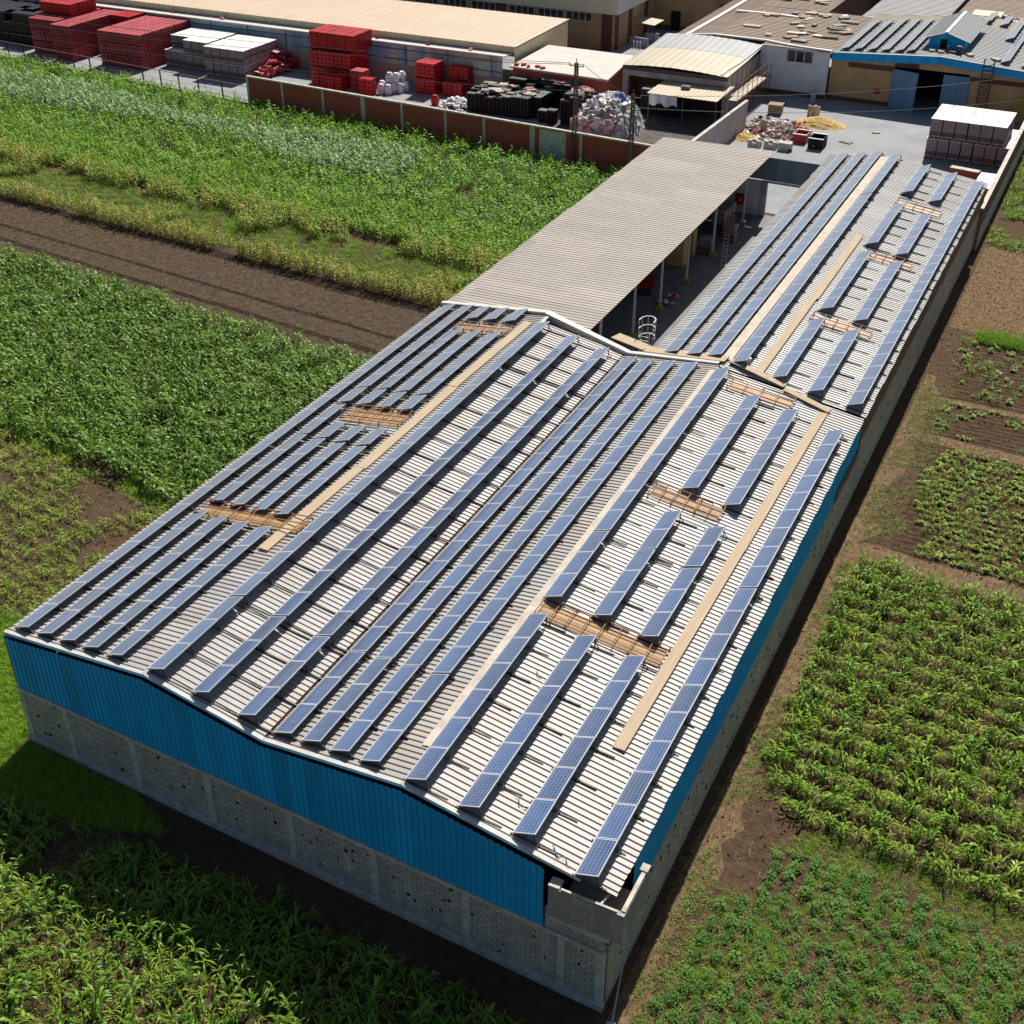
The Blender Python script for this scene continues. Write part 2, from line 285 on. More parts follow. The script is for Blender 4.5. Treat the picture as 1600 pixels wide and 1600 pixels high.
# ------------------------------------------------------------------ mesh builder and object helpers
class MB:
    def __init__(s): s.v = []; s.f = []; s.m = []; s.uv = {}
    def face(s, pts, mi=0, uv=None):
        k = len(s.v); s.v += [tuple(p) for p in pts]; s.f.append(tuple(range(k, k+len(pts)))); s.m.append(mi)
        if uv: s.uv[len(s.f)-1] = uv
        return s
    def box(s, x0, x1, y0, y1, z0, z1, mi=0):
        return s.hexa([(x0, y0, z0), (x1, y0, z0), (x1, y1, z0), (x0, y1, z0)], [(x0, y0, z1), (x1, y0, z1), (x1, y1, z1), (x0, y1, z1)], mi)
    def hexa(s, b, t, mi=0):
        k = len(s.v); s.v += [tuple(p) for p in b] + [tuple(p) for p in t]
        for q in ((3, 2, 1, 0), (4, 5, 6, 7), (0, 1, 5, 4), (1, 2, 6, 5), (2, 3, 7, 6), (3, 0, 4, 7)):
            s.f.append(tuple(k+i for i in q)); s.m.append(mi)
        return s
    def rbox(s, c, size, rz=0, ry=0, rx=0, mi=0):
        m = Matrix.Translation(c) @ Matrix.Rotation(rz, 4, 'Z') @ Matrix.Rotation(ry, 4, 'Y') @ Matrix.Rotation(rx, 4, 'X')
        a, b, h = (x/2 for x in size)
        P = [m @ Vector(p) for p in ((-a, -b, -h), (a, -b, -h), (a, b, -h), (-a, b, -h), (-a, -b, h), (a, -b, h), (a, b, h), (-a, b, h))]
        return s.hexa(P[:4], P[4:], mi)
    def bar(s, p, q, w=0.05, h=None, mi=0):
        p = Vector(p); q = Vector(q); d = (q-p).normalized(); h = h or w
        up = Vector((0, 0, 1)) if abs(d.z) < 0.95 else Vector((1, 0, 0))
        a = d.cross(up).normalized()*(w/2); b = a.cross(d).normalized()*(h/2)
        return s.hexa([p-a-b, p+a-b, p+a+b, p-a+b], [q-a-b, q+a-b, q+a+b, q-a+b], mi)
    def tube(s, p, q, r0, r1=None, n=8, mi=0, cap=True):
        p = Vector(p); q = Vector(q); d = (q-p).normalized(); r1 = r0 if r1 is None else r1
        up = Vector((0, 0, 1)) if abs(d.z) < 0.95 else Vector((1, 0, 0))
        a = d.cross(up).normalized(); b = d.cross(a)
        k = len(s.v)
        for c, r in ((p, r0), (q, r1)):
            for i in range(n):
                t = 2*PI*i/n; s.v.append(tuple(c + a*(r*math.cos(t)) + b*(r*math.sin(t))))
        for i in range(n):
            j = (i+1) % n; s.f.append((k+i, k+j, k+n+j, k+n+i)); s.m.append(mi)
        if cap: s.f.append(tuple(range(k+n, k+2*n))); s.m.append(mi); s.f.append(tuple(reversed(range(k, k+n)))); s.m.append(mi)
        return s
    def prism(s, poly, z0, z1, mi=0):
        b = [(x, y, z0) for x, y in poly]; t = [(x, y, z1) for x, y in poly]; n = len(poly); k = len(s.v); s.v += b + t
        s.f.append(tuple(k+n+i for i in range(n))); s.m.append(mi); s.f.append(tuple(k+i for i in reversed(range(n)))); s.m.append(mi)
        for i in range(n): j = (i+1) % n; s.f.append((k+i, k+j, k+n+j, k+n+i)); s.m.append(mi)
        return s
    def wall(s, a, b, z0, z1, th, mi=0, za=None, zb=None):
        """upright slab from a to b (x,y); top heights may differ at each end"""
        a = Vector((*a, 0)); b = Vector((*b, 0)); d = (b-a).normalized(); n = Vector((-d.y, d.x, 0))*(th/2)
        za = z1 if za is None else za; zb = z1 if zb is None else zb
        P = lambda v, z: (v.x, v.y, z)
        return s.hexa([P(a-n, z0), P(b-n, z0), P(b+n, z0), P(a+n, z0)], [P(a-n, za), P(b-n, zb), P(b+n, zb), P(a+n, za)], mi)
    def mesh(s, name, org=(0, 0, 0), smooth=False):
        me = bpy.data.meshes.new(name)
        V = np.array(s.v, float) - np.array(org, float) if s.v else np.zeros((0, 3))
        me.from_pydata([tuple(x) for x in V], [], s.f)
        me.polygons.foreach_set('material_index', s.m)
        if smooth: me.polygons.foreach_set('use_smooth', [True]*len(s.f))
        uvl = me.uv_layers.new(name='UVMap'); W = np.array(s.v, float); out = np.zeros((len(me.loops), 2), np.float32); li = 0
        for fi, f in enumerate(s.f):
            if fi in s.uv: out[li:li+len(f)] = s.uv[fi]
            else:
                P = W[list(f)]; e1 = P[1]-P[0]; e2 = P[2]-P[0]
                nx, ny, nz = abs(e1[1]*e2[2]-e1[2]*e2[1]), abs(e1[2]*e2[0]-e1[0]*e2[2]), abs(e1[0]*e2[1]-e1[1]*e2[0])
                ax = (0, 1) if nz >= nx and nz >= ny else ((1, 2) if nx > ny else (0, 2))
                out[li:li+len(f)] = P[:, ax]
            li += len(f)
        uvl.data.foreach_set('uv', out.ravel()); return me
ORG = {}
def obj(name, mb, mat, parent=None, smooth=False):
    """link one mesh object; a part's coordinates are given in the world"""
    org = ORG.get(parent.name, (0, 0, 0)) if parent else (0, 0, 0)
    me = mb.mesh(name, org, smooth) if isinstance(mb, MB) else mb
    for m in (mat if isinstance(mat, (list, tuple)) else [mat]): me.materials.append(m if not isinstance(m, str) else M[m])
    o = bpy.data.objects.new(name, me); COL.objects.link(o)
    if parent: o.parent = parent; ORG[o.name] = org
    return o
def tag(o, label, cat, group=None):
    o['label'] = label; o['category'] = cat
    if group: o['group'] = group
    return o
def thing(name, label, cat, loc=(0, 0, 0), group=None, rz=0):
    o = bpy.data.objects.new(name, None); COL.objects.link(o); o.location = loc; o.rotation_euler = (0, 0, rz); o.empty_display_size = 0.5
    ORG[o.name] = tuple(loc); return tag(o, label, cat, group)
def struct(name, mb, mat, kind='structure'):
    o = obj(name, mb, mat); o['kind'] = kind; return o
def copy_tree(src, loc, rz=0.0, label=None, group=None, scale=None):
    r = src.copy(); COL.objects.link(r); r.location = loc; r.rotation_euler = (0, 0, rz)
    if scale: r.scale = scale
    if label: r['label'] = label
    if group: r['group'] = group
    for ch in src.children:
        c = ch.copy(); COL.objects.link(c); c.parent = r
        for g in ch.children:
            d = g.copy(); COL.objects.link(d); d.parent = c
    return r
def lerp(a, b, t): return a + (b-a)*t
def ip(y, pts): return float(np.interp(y, [p[0] for p in pts], [p[1] for p in pts]))
ORD = ['first', 'second', 'third', 'fourth', 'fifth', 'sixth', 'seventh', 'eighth']
NUM = ['no', 'one', 'two', 'three', 'four', 'five', 'six', 'seven', 'eight', 'nine', 'ten', 'eleven', 'twelve', 'thirteen', 'fourteen', 'fifteen', 'sixteen', 'seventeen', 'eighteen', 'nineteen', 'twenty', '21', '22', '23', '24']

# ------------------------------------------------------------------ ground, yard, tracks
G = MB(); G.face([(-700, -300, 0), (500, -300, 0), (500, 900, 0), (-700, 900, 0)]); struct('ground', G, 'soil')
def sheet(name, poly, z, mat): return struct(name, MB().face([(x, y, z) for x, y in poly]), mat)
sheet('yard', [(-160, 108.6), (-106, 103.6), (-60.2, 99.5), (-3.3, 95.4), (-0.6, 92), (31.2, 90), (30.4, 136), (30, 210), (-160, 260)], 0.012, 'yard')
sheet('courtyard', [(-0.3, 44), (16.9, 43.2), (16.8, 89.9), (-0.6, 91.9)], 0.016, 'court')
sheet('dirt_and_shade_sheet', [(-24, 97.6), (-3.0, 95.9), (-1.1, 96.5), (-.9, 118), (-4, 121.8), (-17.5, 125.8), (-22, 114)], 0.016, 'dirt_and_shade')  # scrap yard floor, dirt and shade both put into its colour
def band(y0, s0, y1, s1, xa, xb, nx=24, wob=0.35):
    xs = np.linspace(xa, xb, nx); w = lambda: random.uniform(-wob, wob)
    return [(x, y0+s0*x+w()) for x in xs] + [(x, y1+s1*x+w()) for x in reversed(xs)]
sheet('dirt_track', band(42.9, -0.11, 54.6, -0.09, -110, -0.4), 0.006, 'track')
sheet('track_rut', band(44.6, -0.105, 45.3, -0.105, -110, -0.4, wob=0.12), 0.011, 'ditch')
sheet('track_rut', band(47.6, -0.10, 48.2, -0.10, -110, -0.4, wob=0.12), 0.011, 'ditch')
sheet('track_rut', band(53.2, -0.09, 54.6, -0.09, -110, -0.4, wob=0.25), 0.011, 'ditch')
def strip(y0, y1, n=30, xa=32.7, xb=(33.2, 34.6)):
    ys = np.linspace(y0, y1, n)
    return [(xa, y0), (xa, y1)] + [(random.uniform(*xb), y) for y in reversed(ys)]
sheet('dirt_path', strip(-16, 62, 60), 0.006, 'soil_dry')
def cross(y, w, x0=33, x1=95, n=30):
    xs = np.linspace(x0, x1, n); return [(x, y-w/2+random.uniform(-.25, .25)-.02*(x-33)) for x in xs] + [(x, y+w/2+random.uniform(-.25, .25)-.02*(x-33)) for x in reversed(xs)]
sheet('dirt_path', cross(35.7, 1.6), 0.011, 'soil_dry'); sheet('dirt_path', cross(51.9, 1.2), 0.011, 'soil_dry'); sheet('dirt_path', cross(58.5, 0.7), 0.011, 'soil_dry')
sheet('seedling_plot', [(35.5, 36.6), (95, 35.6), (95, 69.4), (34.5, 69.8)], 0.004, 'soil_rows')
sheet('bare_plot', [(32.6, 71.6), (95, 70.5), (95, 91), (32.2, 92.5)], 0.006, 'soil_bare')

# ------------------------------------------------------------------ front warehouse: double gable
YF = lambda x: 0.36 - 0.042*x                                   # front edge runs a little askew
XL = [(-2, -0.25), (43, -0.25)]; R1 = [(-2, 9.0), (43, 8.75)]; VA = [(-2, 15.65), (43, 15.25)]
R2 = [(-2, 22.85), (41.5, 22.1), (90, 21.75)]; RE = [(-2, 32.55), (41.5, 32.0), (90, 31.5)]
ZL, ZR1, ZV, ZR2, ZE = 6.6, 7.78, 6.84, 7.78, 6.57
def roof_z(x, y):
    return float(np.interp(x, [ip(y, XL), ip(y, R1), ip(y, VA), ip(y, R2), ip(y, RE)], [ZL, ZR1, ZV, ZR2, ZE]))
def ribbed(xa, za, xb, zb, y0, y1, shear=-0.042, pitch=0.32, h=0.05, top=0.10, side=0.025, jig=0.03):
    """corrugated slope: ribs run from line xa(y) to line xb(y)"""
    m = MB(); prof = []; y = y0; n = int(round((y1-y0)/pitch)); p = (y1-y0)/n
    for i in range(n):
        a = y0 + i*p
        prof += [(a, 0), (a+p-top-2*side, 0), (a+p-top-side, h), (a+p-side, h)]
    prof.append((y1, 0))
    ra = [random.uniform(-jig, jig) for _ in range(n+1)]; rb = [random.uniform(-jig, jig) for _ in range(n+1)]
    pr = None
    for i, (yy, dz) in enumerate(prof):
        ax, bx = xa(yy), xb(yy); k = (i//4)//4 % (n+1)
        if ra: ax += ra[k] if i//4 < n else 0; bx += 0
        cur = ((ax, yy+shear*ax, za+dz), (bx, yy+shear*bx, zb+dz))
        if pr: m.face([pr[0], pr[1], cur[1], cur[0]])
        pr = cur
    return m
W = thing('warehouse', 'large front warehouse with double gable roof, blue cladding and grey block walls', 'warehouse', (16, 20, 0))
obj('roof_sheet', ribbed(lambda y: ip(y, XL), ZL, lambda y: ip(y, R1), ZR1, 0.36, 43.2), 'roof', W)
obj('roof_sheet', ribbed(lambda y: ip(y, VA)-.06, ZV, lambda y: ip(y, R1), ZR1, 0.36, 42.2, jig=0), 'roof', W)
obj('roof_sheet', ribbed(lambda y: ip(y, VA)+.06, ZV, lambda y: ip(y, R2), ZR2, 0.36, 41.9, jig=0), 'roof', W)
obj('roof_sheet', ribbed(lambda y: ip(y, RE), ZE, lambda y: ip(y, R2), ZR2, 0.36, 41.6), 'roof', W)
def strip_along(line, y0, y1, w, z, h, dx=0.0, n=10, shear=-0.042):
    m = MB()
    for i in range(n):
        a = lerp(y0, y1, i/n); b = lerp(y0, y1, (i+1)/n) - 0.004
        xa = ip(a, line)+dx; xb = ip(b, line)+dx
        m.hexa([(xa-w/2, a+shear*xa, z), (xa+w/2, a+shear*xa, z), (xb+w/2, b+shear*xb, z), (xb-w/2, b+shear*xb, z)],
               [(xa-w/2, a+shear*xa, z+h), (xa+w/2, a+shear*xa, z+h), (xb+w/2, b+shear*xb, z+h), (xb-w/2, b+shear*xb, z+h)])
    return m
def cap_along(line, y0, y1, w, z, drop, n=10, dx=0.0):
    m = MB(); sh = -0.042
    for i in range(n):
        a = lerp(y0, y1, i/n); b = lerp(y0, y1, (i+1)/n); xa = ip(a, line)+dx; xb = ip(b, line)+dx
        for s in (-1, 1):
            q = [(xa, a+sh*xa, z), (xb, b+sh*xb, z), (xb+s*w, b+sh*xb, z-drop), (xa+s*w, a+sh*xa, z-drop)]
            m.face(q if s < 0 else q[::-1])
    return m
obj('ridge_cap', cap_along(R1, 0.3, 43.2, 0.16, ZR1+0.085, 0.02), 'roof', W)
obj('ridge_cap', cap_along(R2, 2.6, 41.0, 0.34, ZR2+0.10, 0.045), 'ridge', W)
gut = MB()
for s in (-1, 1): gut.bar((15.65+s*.09, -.3, ZV+.05), (15.27+s*.09, 41.3, ZV+.05), 0.025, 0.05)
gut.bar((15.65, -.3, ZV-.03), (15.27, 41.3, ZV-.03), 0.16, 0.03)
obj('valley_gutter', gut, 'gutter', W)
fl = MB()                                                      # white verge trim on the front edge and the raised rear rim
PX = [-0.3, 9.0, 15.65, 22.85, 31.0]; PZ = [ZL, ZR1, ZV, ZR2, 6.76]
for i in range(4):
    a, b = PX[i]+.01, PX[i+1]-.01
    fl.hexa([(a, YF(a)-.13, PZ[i]-.10), (b, YF(b)-.13, PZ[i+1]-.10), (b, YF(b)+.07, PZ[i+1]-.10), (a, YF(a)+.07, PZ[i]-.10)],
            [(a, YF(a)-.13, PZ[i]+.07), (b, YF(b)-.13, PZ[i+1]+.07), (b, YF(b)+.07, PZ[i+1]+.085), (a, YF(a)+.07, PZ[i]+.085)])
obj('verge_trim', fl, 'flash', W)
rim = MB()
rim.hexa([(-.2, 43.3, 6.5), (8.5, 43.0, 7.6), (8.5, 43.5, 7.6), (-.2, 43.7, 6.5)], [(-.2, 43.3, 6.9), (8.5, 43.0, 8.0), (8.5, 43.5, 8.0), (-.2, 43.7, 6.9)])
rim.hexa([(8.52, 42.9, 7.5), (15.5, 41.4, 6.7), (15.5, 41.8, 6.7), (8.52, 43.5, 7.5)], [(8.52, 42.9, 8.0), (15.5, 41.4, 7.1), (15.5, 41.8, 7.1), (8.52, 43.5, 8.0)])
rim.hexa([(15.52, 41.4, 6.8), (22.0, 41.05, 7.6), (22.0, 41.35, 7.6), (15.52, 41.75, 6.8)], [(15.52, 41.4, 7.1), (22.0, 41.05, 7.92), (22.0, 41.35, 7.92), (15.52, 41.75, 7.1)])
obj('rear_rim', rim, 'flash', W)
# cladding, ribbed upright sheets
def clad_wall(pts, zb, th=0.05, pitch=0.3):
    """pts: list of (x,y,ztop) along the wall, outward side on the right hand"""
    m = MB()
    for (x0, y0, t0), (x1, y1, t1) in zip(pts[:-1], pts[1:]):
        a = Vector((x0, y0, 0)); b = Vector((x1, y1, 0)); L = (b-a).length; d = (b-a)/L; nrm = Vector((d.y, -d.x, 0)); n = max(1, int(L/pitch))
        pr = None; st = []
        for i in range(n):
            for f, o in ((0, 0), (.62, 0), (.70, th), (.92, th)): st.append(((i+f)/n, o))
        st.append((1, 0))
        for f, o in st:
            p = a + d*(L*f) + nrm*o; z = lerp(t0, t1, f); cur = ((p.x, p.y, zb), (p.x, p.y, z))
            if pr: m.face([pr[0], cur[0], cur[1], pr[1]])
            pr = cur
    return m
ZB = 3.55
fy = lambda x, o=0.0: -0.042*x + o
obj('cladding', clad_wall([(0.06, fy(0, -.02), ZL-.02), (9.0, fy(9, -.02), ZR1-.02), (15.65, fy(15.65, -.02), ZV-.02), (22.85, fy(22.85, -.02), ZR2-.02), (29.55, fy(29.55, -.02), 6.88)], ZB), 'blue', W)
obj('cladding', clad_wall([(32.33, 1.3, ZE-.03), (31.85, 40.3, ZE-.03)], ZB), 'blue', W)
obj('cladding', clad_wall([(-0.1, 43.2, ZL-.03), (-0.1, 0.05, ZL-.03)], ZB), 'grey_clad', W)
bw = MB()
bw.wall((0.0, 0.12), (32.2, fy(32.2, .12)), 0, ZB-.01, 0.24)
bw.wall((29.62, fy(29.62, .121)), (32.2, fy(32.2, .121)), ZB, 4.74, 0.24)
obj('block_wall', bw, 'block', W)
obj('block_wall', MB().wall((32.23, -1.1), (31.72, 41.5), 0, ZB-.01, 0.24), 'block', W)
obj('block_wall', MB().wall((0.05, 43.3), (0.05, .25), 0, ZB-.01, 0.24), 'block', W)
for x in (0.12, 3.1, 7.43, 12.05, 16.8, 21.3, 25.95, 30.4, 32.12):
    w = .36 if x not in (7.43, 12.05) else .42
    obj('pillar', MB().box(x-w/2, x+w/2, fy(x, -.05), fy(x, .1), 0.36, ZB-.2), 'concrete', W)
obj('plinth', MB().wall((-.03, -.07), (32.38, fy(32.38, -.07)), -.05, .37, 0.28), 'concrete', W)
obj('ring_beam', MB().wall((0.0, -.03), (32.3, fy(32.3, -.03)), ZB-.2, ZB-.015, 0.16), 'concrete', W)
hl = MB()                                                     # knocked-out block holes
for i in range(60):
    x = random.uniform(.5, 31.8); z = .5 + random.random()**0.7*2.75; y = fy(x, -.004)
    a = random.choice([.04, .06, .09]); b = random.choice([.05, .07, .09]); hl.box(x-a, x+a, y-.006, y+.02, z-b, z+b)
obj('wall_hole', hl, 'dark', W)['kind'] = 'stuff'
hs = MB()
for i in range(60):
    y = random.uniform(0, 41); x = 32.355 - .012*y; z = random.uniform(.5, 3.3); a = random.uniform(.05, .1); hs.box(x-.02, x+.004, y-a, y+a, z-a, z+a)
obj('wall_hole', hs, 'dark', W)['kind'] = 'stuff'
# open parapet box on the front right corner
pb = thing('parapet_box', 'open rough block parapet box at the front right roof corner', 'parapet', (31, -.4, 4.9))
q = MB(); x0, x1, y0, y1, zb, zt = 29.9, 33.05, -1.62, 1.05, 4.75, 6.38
q.box(x0, x1, y0, y0+.2, zb, zt); q.box(x1-.2, x1, y0+.201, y1, zb, zt-.05); q.box(x0, x0+.2, y0+.201, y0+.55, zb, zt-.02)
obj('block_wall', q, 'block_rough', pb)
q = MB(); q.box(x0-.02, x0+.45, y0+.02, y0+.5, zt, zt+.1); q.box(x1-.3, x1+.03, y1-.35, y1+.03, zt-.05, zt+.09); q.box(x0+.5, x1-.3, y0+.05, y0+.14, zt, zt+.07)
q.box(x1-.19, x1-.02, y0+.2, y1-.4, zt-.05, zt+.05); q.bar((x1-1.0, y0+.15, zt), (x1-.9, y0+.9, zt+.02), .08); obj('timber_edging', q, 'cap', pb)
obj('inner_wall', MB().box(x0+.21, x1-.21, y0+.21, y0+.24, zb, zt-.1).box(x1-.24, x1-.21, y0+.25, y1-.1, zb, zt-.1), 'steel_rust', pb)
obj('floor_slab', MB().box(x0+.22, x1-.25, y0+.25, y1-.1, zb-.1, zb), 'concrete', pb)
obj('beam', MB().box(29.9, 32.5, -1.58, -1.36, zb-.28, zb-.003).box(30.9, 32.1, -1.45, -1.34, 4.2, 4.42), 'concrete', pb)
dp = tag(obj('drain_pipe', MB().tube((32.75, -.6, 1.4), (33.0, -2.0, .18), .035).tube((32.47, 2.2, 4.6), (32.75, -.6, 1.4), .03).rbox((33.0, -2.1, .12), (.35, .35, .3), .3), ['steel']), 'thin grey pipe running down the corner into a small concrete block', 'pipe')

# skylights with guard rails
def skylight(par, x0, x1, y0, y1, zf, rails=6):
    m = MB(); n = int((y1-y0)/.125); pr = None
    for i in range(n+1):
        y = lerp(y0, y1, i/n); dz = .075 + (.035 if i % 2 else 0); cur = ((x0, y, zf(x0, y)+dz), (x1, y, zf(x1, y)+dz))
        if pr: m.face([pr[0], pr[1], cur[1], cur[0]])
        pr = cur
    s = obj('skylight', m, 'amber', par); g = MB(); h = .32
    for y in (y0-.08, (y0+y1)/2, y1+.08): g.bar((x0-.1, y, zf(x0, y)+h), (x1+.1, y, zf(x1, y)+h), .045)
    for i in range(rails+1):
        x = lerp(x0-.1, x1+.1, i/rails); g.bar((x, y0-.08, zf(x, y0)+h), (x, y1+.08, zf(x, y1)+h), .045)
        if i % 2 == 0:
            for y in (y0-.08, y1+.08): g.bar((x, y, zf(x, y)+.04), (x, y, zf(x, y)+h), .045)
    obj('guard_rail', g, 'steel_rust', s)
skylight(W, 1.9, 8.6, 12.35, 13.6, roof_z); skylight(W, 3.3, 7.3, 24.7, 26.35, roof_z); skylight(W, 3.4, 7.2, 38.95, 40.2, roof_z)
skylight(W, 22.95, 29.2, 11.7, 12.95, roof_z, 8); skylight(W, 23.8, 27.7, 24.3, 25.45, roof_z); skylight(W, 23.6, 27.6, 38.45, 39.5, roof_z, 4)

# ------------------------------------------------------------------ rear warehouse
EL = [(41, 16.9), (90, 16.45)]
ZEL, ZER, ZEE = 7.0, 7.72, 6.55
def rear_z(x, y): return float(np.interp(x, [ip(y, EL), ip(y, R2), ip(y, RE)], [ZEL, ZER, ZEE]))
RW = thing('rear_warehouse', 'long rear warehouse with grey ribbed gable roof beside the courtyard', 'warehouse', (24, 66, 0))
obj('roof_sheet', ribbed(lambda y: ip(y, EL), ZEL, lambda y: ip(y, R2), ZER, 43.2, 91.4, h=.042), 'roof_rear', RW)
obj('roof_sheet', ribbed(lambda y: ip(y, RE), ZEE, lambda y: ip(y, R2), ZER, 42.0, 91.4, h=.042), 'roof_rear', RW)
obj('ridge_cap', strip_along(R2, 43.0, 90.6, 0.75, ZER+.05, .05, n=12, dx=.1), 'ridge', RW)
obj('block_wall', MB().wall((31.7, 41.6), (31.1, 90.2), 0, 4.75, .24), 'block', RW)
obj('brick_band', MB().wall((31.82, 40.4), (31.3, 90.2), 4.76, 6.5, .22).wall((32.02, 34.6), (31.95, 40.39), 3.6, 4.4, .02), 'brick_dark', RW)
obj('block_wall', MB().wall((17.0, 43.4), (16.65, 89.9), 0, 6.9, .24), 'plaster_lilac', RW)
obj('end_wall', MB().wall((16.7, 90.0), (31.1, 89.4), 0, 6.4, .24), 'block', RW)
hs = MB()
for i in range(50):
    y = random.uniform(42, 90); x = 31.705 + .12 - .0123*(y-41.6) + .004; z = random.uniform(.5, 4.6); a = random.uniform(.05, .11); hs.box(x-.02, x+.003, y-a, y+a, z-a, z+a)
obj('wall_hole', hs, 'dark', RW)['kind'] = 'stuff'
for y0, y1, x0, x1 in ((51.3, 52.5, 25.4, 29.5), (65.2, 66.4, 26.0, 29.4), (78.2, 79.5, 25.5, 29.2)): skylight(RW, x0, x1, y0, y1, rear_z, 5)

# ------------------------------------------------------------------ canopy roof over the yard side
CN = thing('canopy', 'long flat tan corrugated canopy between the maize field and courtyard', 'canopy', (5, 66, 0))
obj('roof_sheet', ribbed(lambda y: -.75-.006*(y-44), 6.15, lambda y: 11.05-.006*(y-44), 6.22, 44.4, 91.4, shear=.03, pitch=.45, h=.03, top=.14, jig=.05), 'roof_tan', CN)
obj('edge_beam', MB().bar((10.6, 45.0, 6.02), (10.4, 91.3, 6.02), .12, .22).bar((-.4, 44.5, 6.0), (-.6, 91, 6.0), .12, .2).bar((-.6, 91.3, 6.02), (10.6, 91.6, 6.02), .1, .2), 'steel_dark', CN)
obj('side_wall', MB().wall((-.55, 44.2), (-.75, 91.6), 0, 5.88, .2), 'plaster_lilac', CN)
for y in (50.7, 57.7, 63.85, 70.45, 77.6, 86.7):
    p = obj('post', MB().box(9.52, 9.68, y-.08, y+.08, .42, 6.05), 'post', CN)
    obj('base_block', MB().box(9.35, 9.85, y-.25, y+.25, .012, .42), 'yellow', p)
# low link roof between canopy and valley
LR = thing('link_roof', 'narrow tan ribbed link roof behind the left gable', 'roof', (11, 44, 6))
obj('roof_sheet', ribbed(lambda y: 8.55, 7.3, lambda y: 15.9, 6.75, 43.85, 45.3, shear=-.22, pitch=.25, h=.06, jig=0), 'ridge', LR)
obj('support_wall', MB().wall((8.6, 43.2), (16.3, 42.4), 0, 6.6, .2), 'plaster_lilac', LR)

# ------------------------------------------------------------------ walkway boards on the roofs
def board(pts, w, zf, label, h=.07, mat='wood'):
    m = MB()
    for (xa, ya), (xb, yb) in pts:
        d = Vector((xb-xa, yb-ya, 0)); L = d.length; d /= L; n = Vector((-d.y, d.x, 0))*(w/2)
        za = zf(xa, ya)+.09; zb2 = zf(xb, yb)+.09
        P = [Vector((xa, ya, za))-n, Vector((xb, yb, zb2))-n, Vector((xb, yb, zb2))+n, Vector((xa, ya, za))+n]
        m.hexa(P, [p+Vector((0, 0, h)) for p in P])
    return tag(obj('walkway_board', m, mat), label, 'walkway')
board([((7.85, 10.4), (7.95, 19.6)), ((8.05, 19.5), (7.95, 30.5)), ((7.85, 30.6), (7.95, 41.4))], .62, roof_z, 'tan timber walkway beside the left roof ridge, running over two skylights')
board([((29.65, 5.9), (29.6, 22.5)), ((29.62, 22.51), (29.58, 39.2))], .58, roof_z, 'long tan timber walkway between panel rows on the right front roof slope')
board([((24.55, 41.7), (24.5, 55)), ((24.6, 55.01), (24.5, 69.2))], .6, rear_z, 'tan timber walkway on the rear roof beside the ridge row')
fz = lambda z: (lambda x, y: z)
board([((16.4, 42.4), (22.3, 41.9))], .9, lambda x, y: 6.95+.13*(x-15.9), 'pair of wide tan boards bridging the front and rear roofs at the ladder')
board([((22.6, 41.9), (26.6, 40.9))], .55, lambda x, y: roof_z(x, 41)+.06, 'tan board crossing between front and rear roofs just right of the ridge')
board([((26.7, 40.5), (29.9, 39.6))], .5, lambda x, y: roof_z(x, 40)+.06, 'tan board at the head of the long right walkway')
board([((13.6, 43.75), (16.3, 42.9))], .95, fz(6.85), 'slatted tan board platform below the ladder cage')
lg = thing('ladder_cage', 'grey steel safety hoop cage at the top of the courtyard ladder', 'ladder', (15.6, 44.6, 6.2))
m = MB()
for z in (6.9, 7.55, 8.2):
    P = [(15.6+.55*math.cos(a), 44.6+.75*math.sin(a), z) for a in np.linspace(PI*1.1, -PI*.1, 11)]
    m = MB()
    for a, b in zip(P[:-1], P[1:]): m.bar(a, b, .045)
    obj('hoop', m, 'steel', lg)
m = MB()
for a in np.linspace(PI*1.1, -PI*.1, 6): m.bar((15.6+.55*math.cos(a), 44.6+.75*math.sin(a), 6.3), (15.6+.55*math.cos(a), 44.6+.75*math.sin(a), 8.2), .04)
obj('upright', m, 'steel', lg); m = MB()
for x in (15.25, 15.95): m.bar((x, 44.2, 0), (x, 44.2, 7.4), .06)
for i in range(24): m.bar((15.25, 44.2, .3*i+.2), (15.95, 44.2, .3*i+.2), .035)
obj('ladder', m, 'steel', lg)

# ------------------------------------------------------------------ solar panel rows
TILT = R(19); PW = 1.03
def panel_meshes(L):
    m = MB(); k = .055; m.box(0, PW, 0, L, 0, .03)
    m.uv[1] = [(0, 0), (1, 0), (1, 1), (0, 1)]
    me = m.mesh('solar_panel'); me.materials.append(M['cells'])
    f = MB()
    for a in ((0, k, 0, L), (PW-k, PW, 0, L), (k, PW-k, 0, .042), (k, PW-k, L-.042, L)): f.box(a[0], a[1], a[2], a[3], -.012, .036)
    fm = f.mesh('panel_frame'); fm.materials.append(M['alu']); return me, fm
PM = {}
def leg_mesh(slope, reach):
    """triangle support: foot rail on the roof, rear post, top rail, brace; x runs up the tilt"""
    m = MB(); xr = PW*math.cos(TILT)-.06; zt = xr*math.tan(TILT); b = lambda x: slope*x - .18
    m.bar((-.15, 0, b(-.15)), (reach, 0, b(reach)), .07, .09); m.bar((xr, 0, b(xr)), (xr, 0, zt), .045); m.bar((0, 0, -.03), (xr, 0, zt-.03), .04); m.bar((.02, 0, b(.02)), (.02, 0, -.02), .045)
    m.bar((xr+.25, 0, b(xr+.25)), (xr*.8, 0, zt*.8), .035)
    me = m.mesh('support_leg'); me.materials.append(M['leg']); return me
LEGM = {}
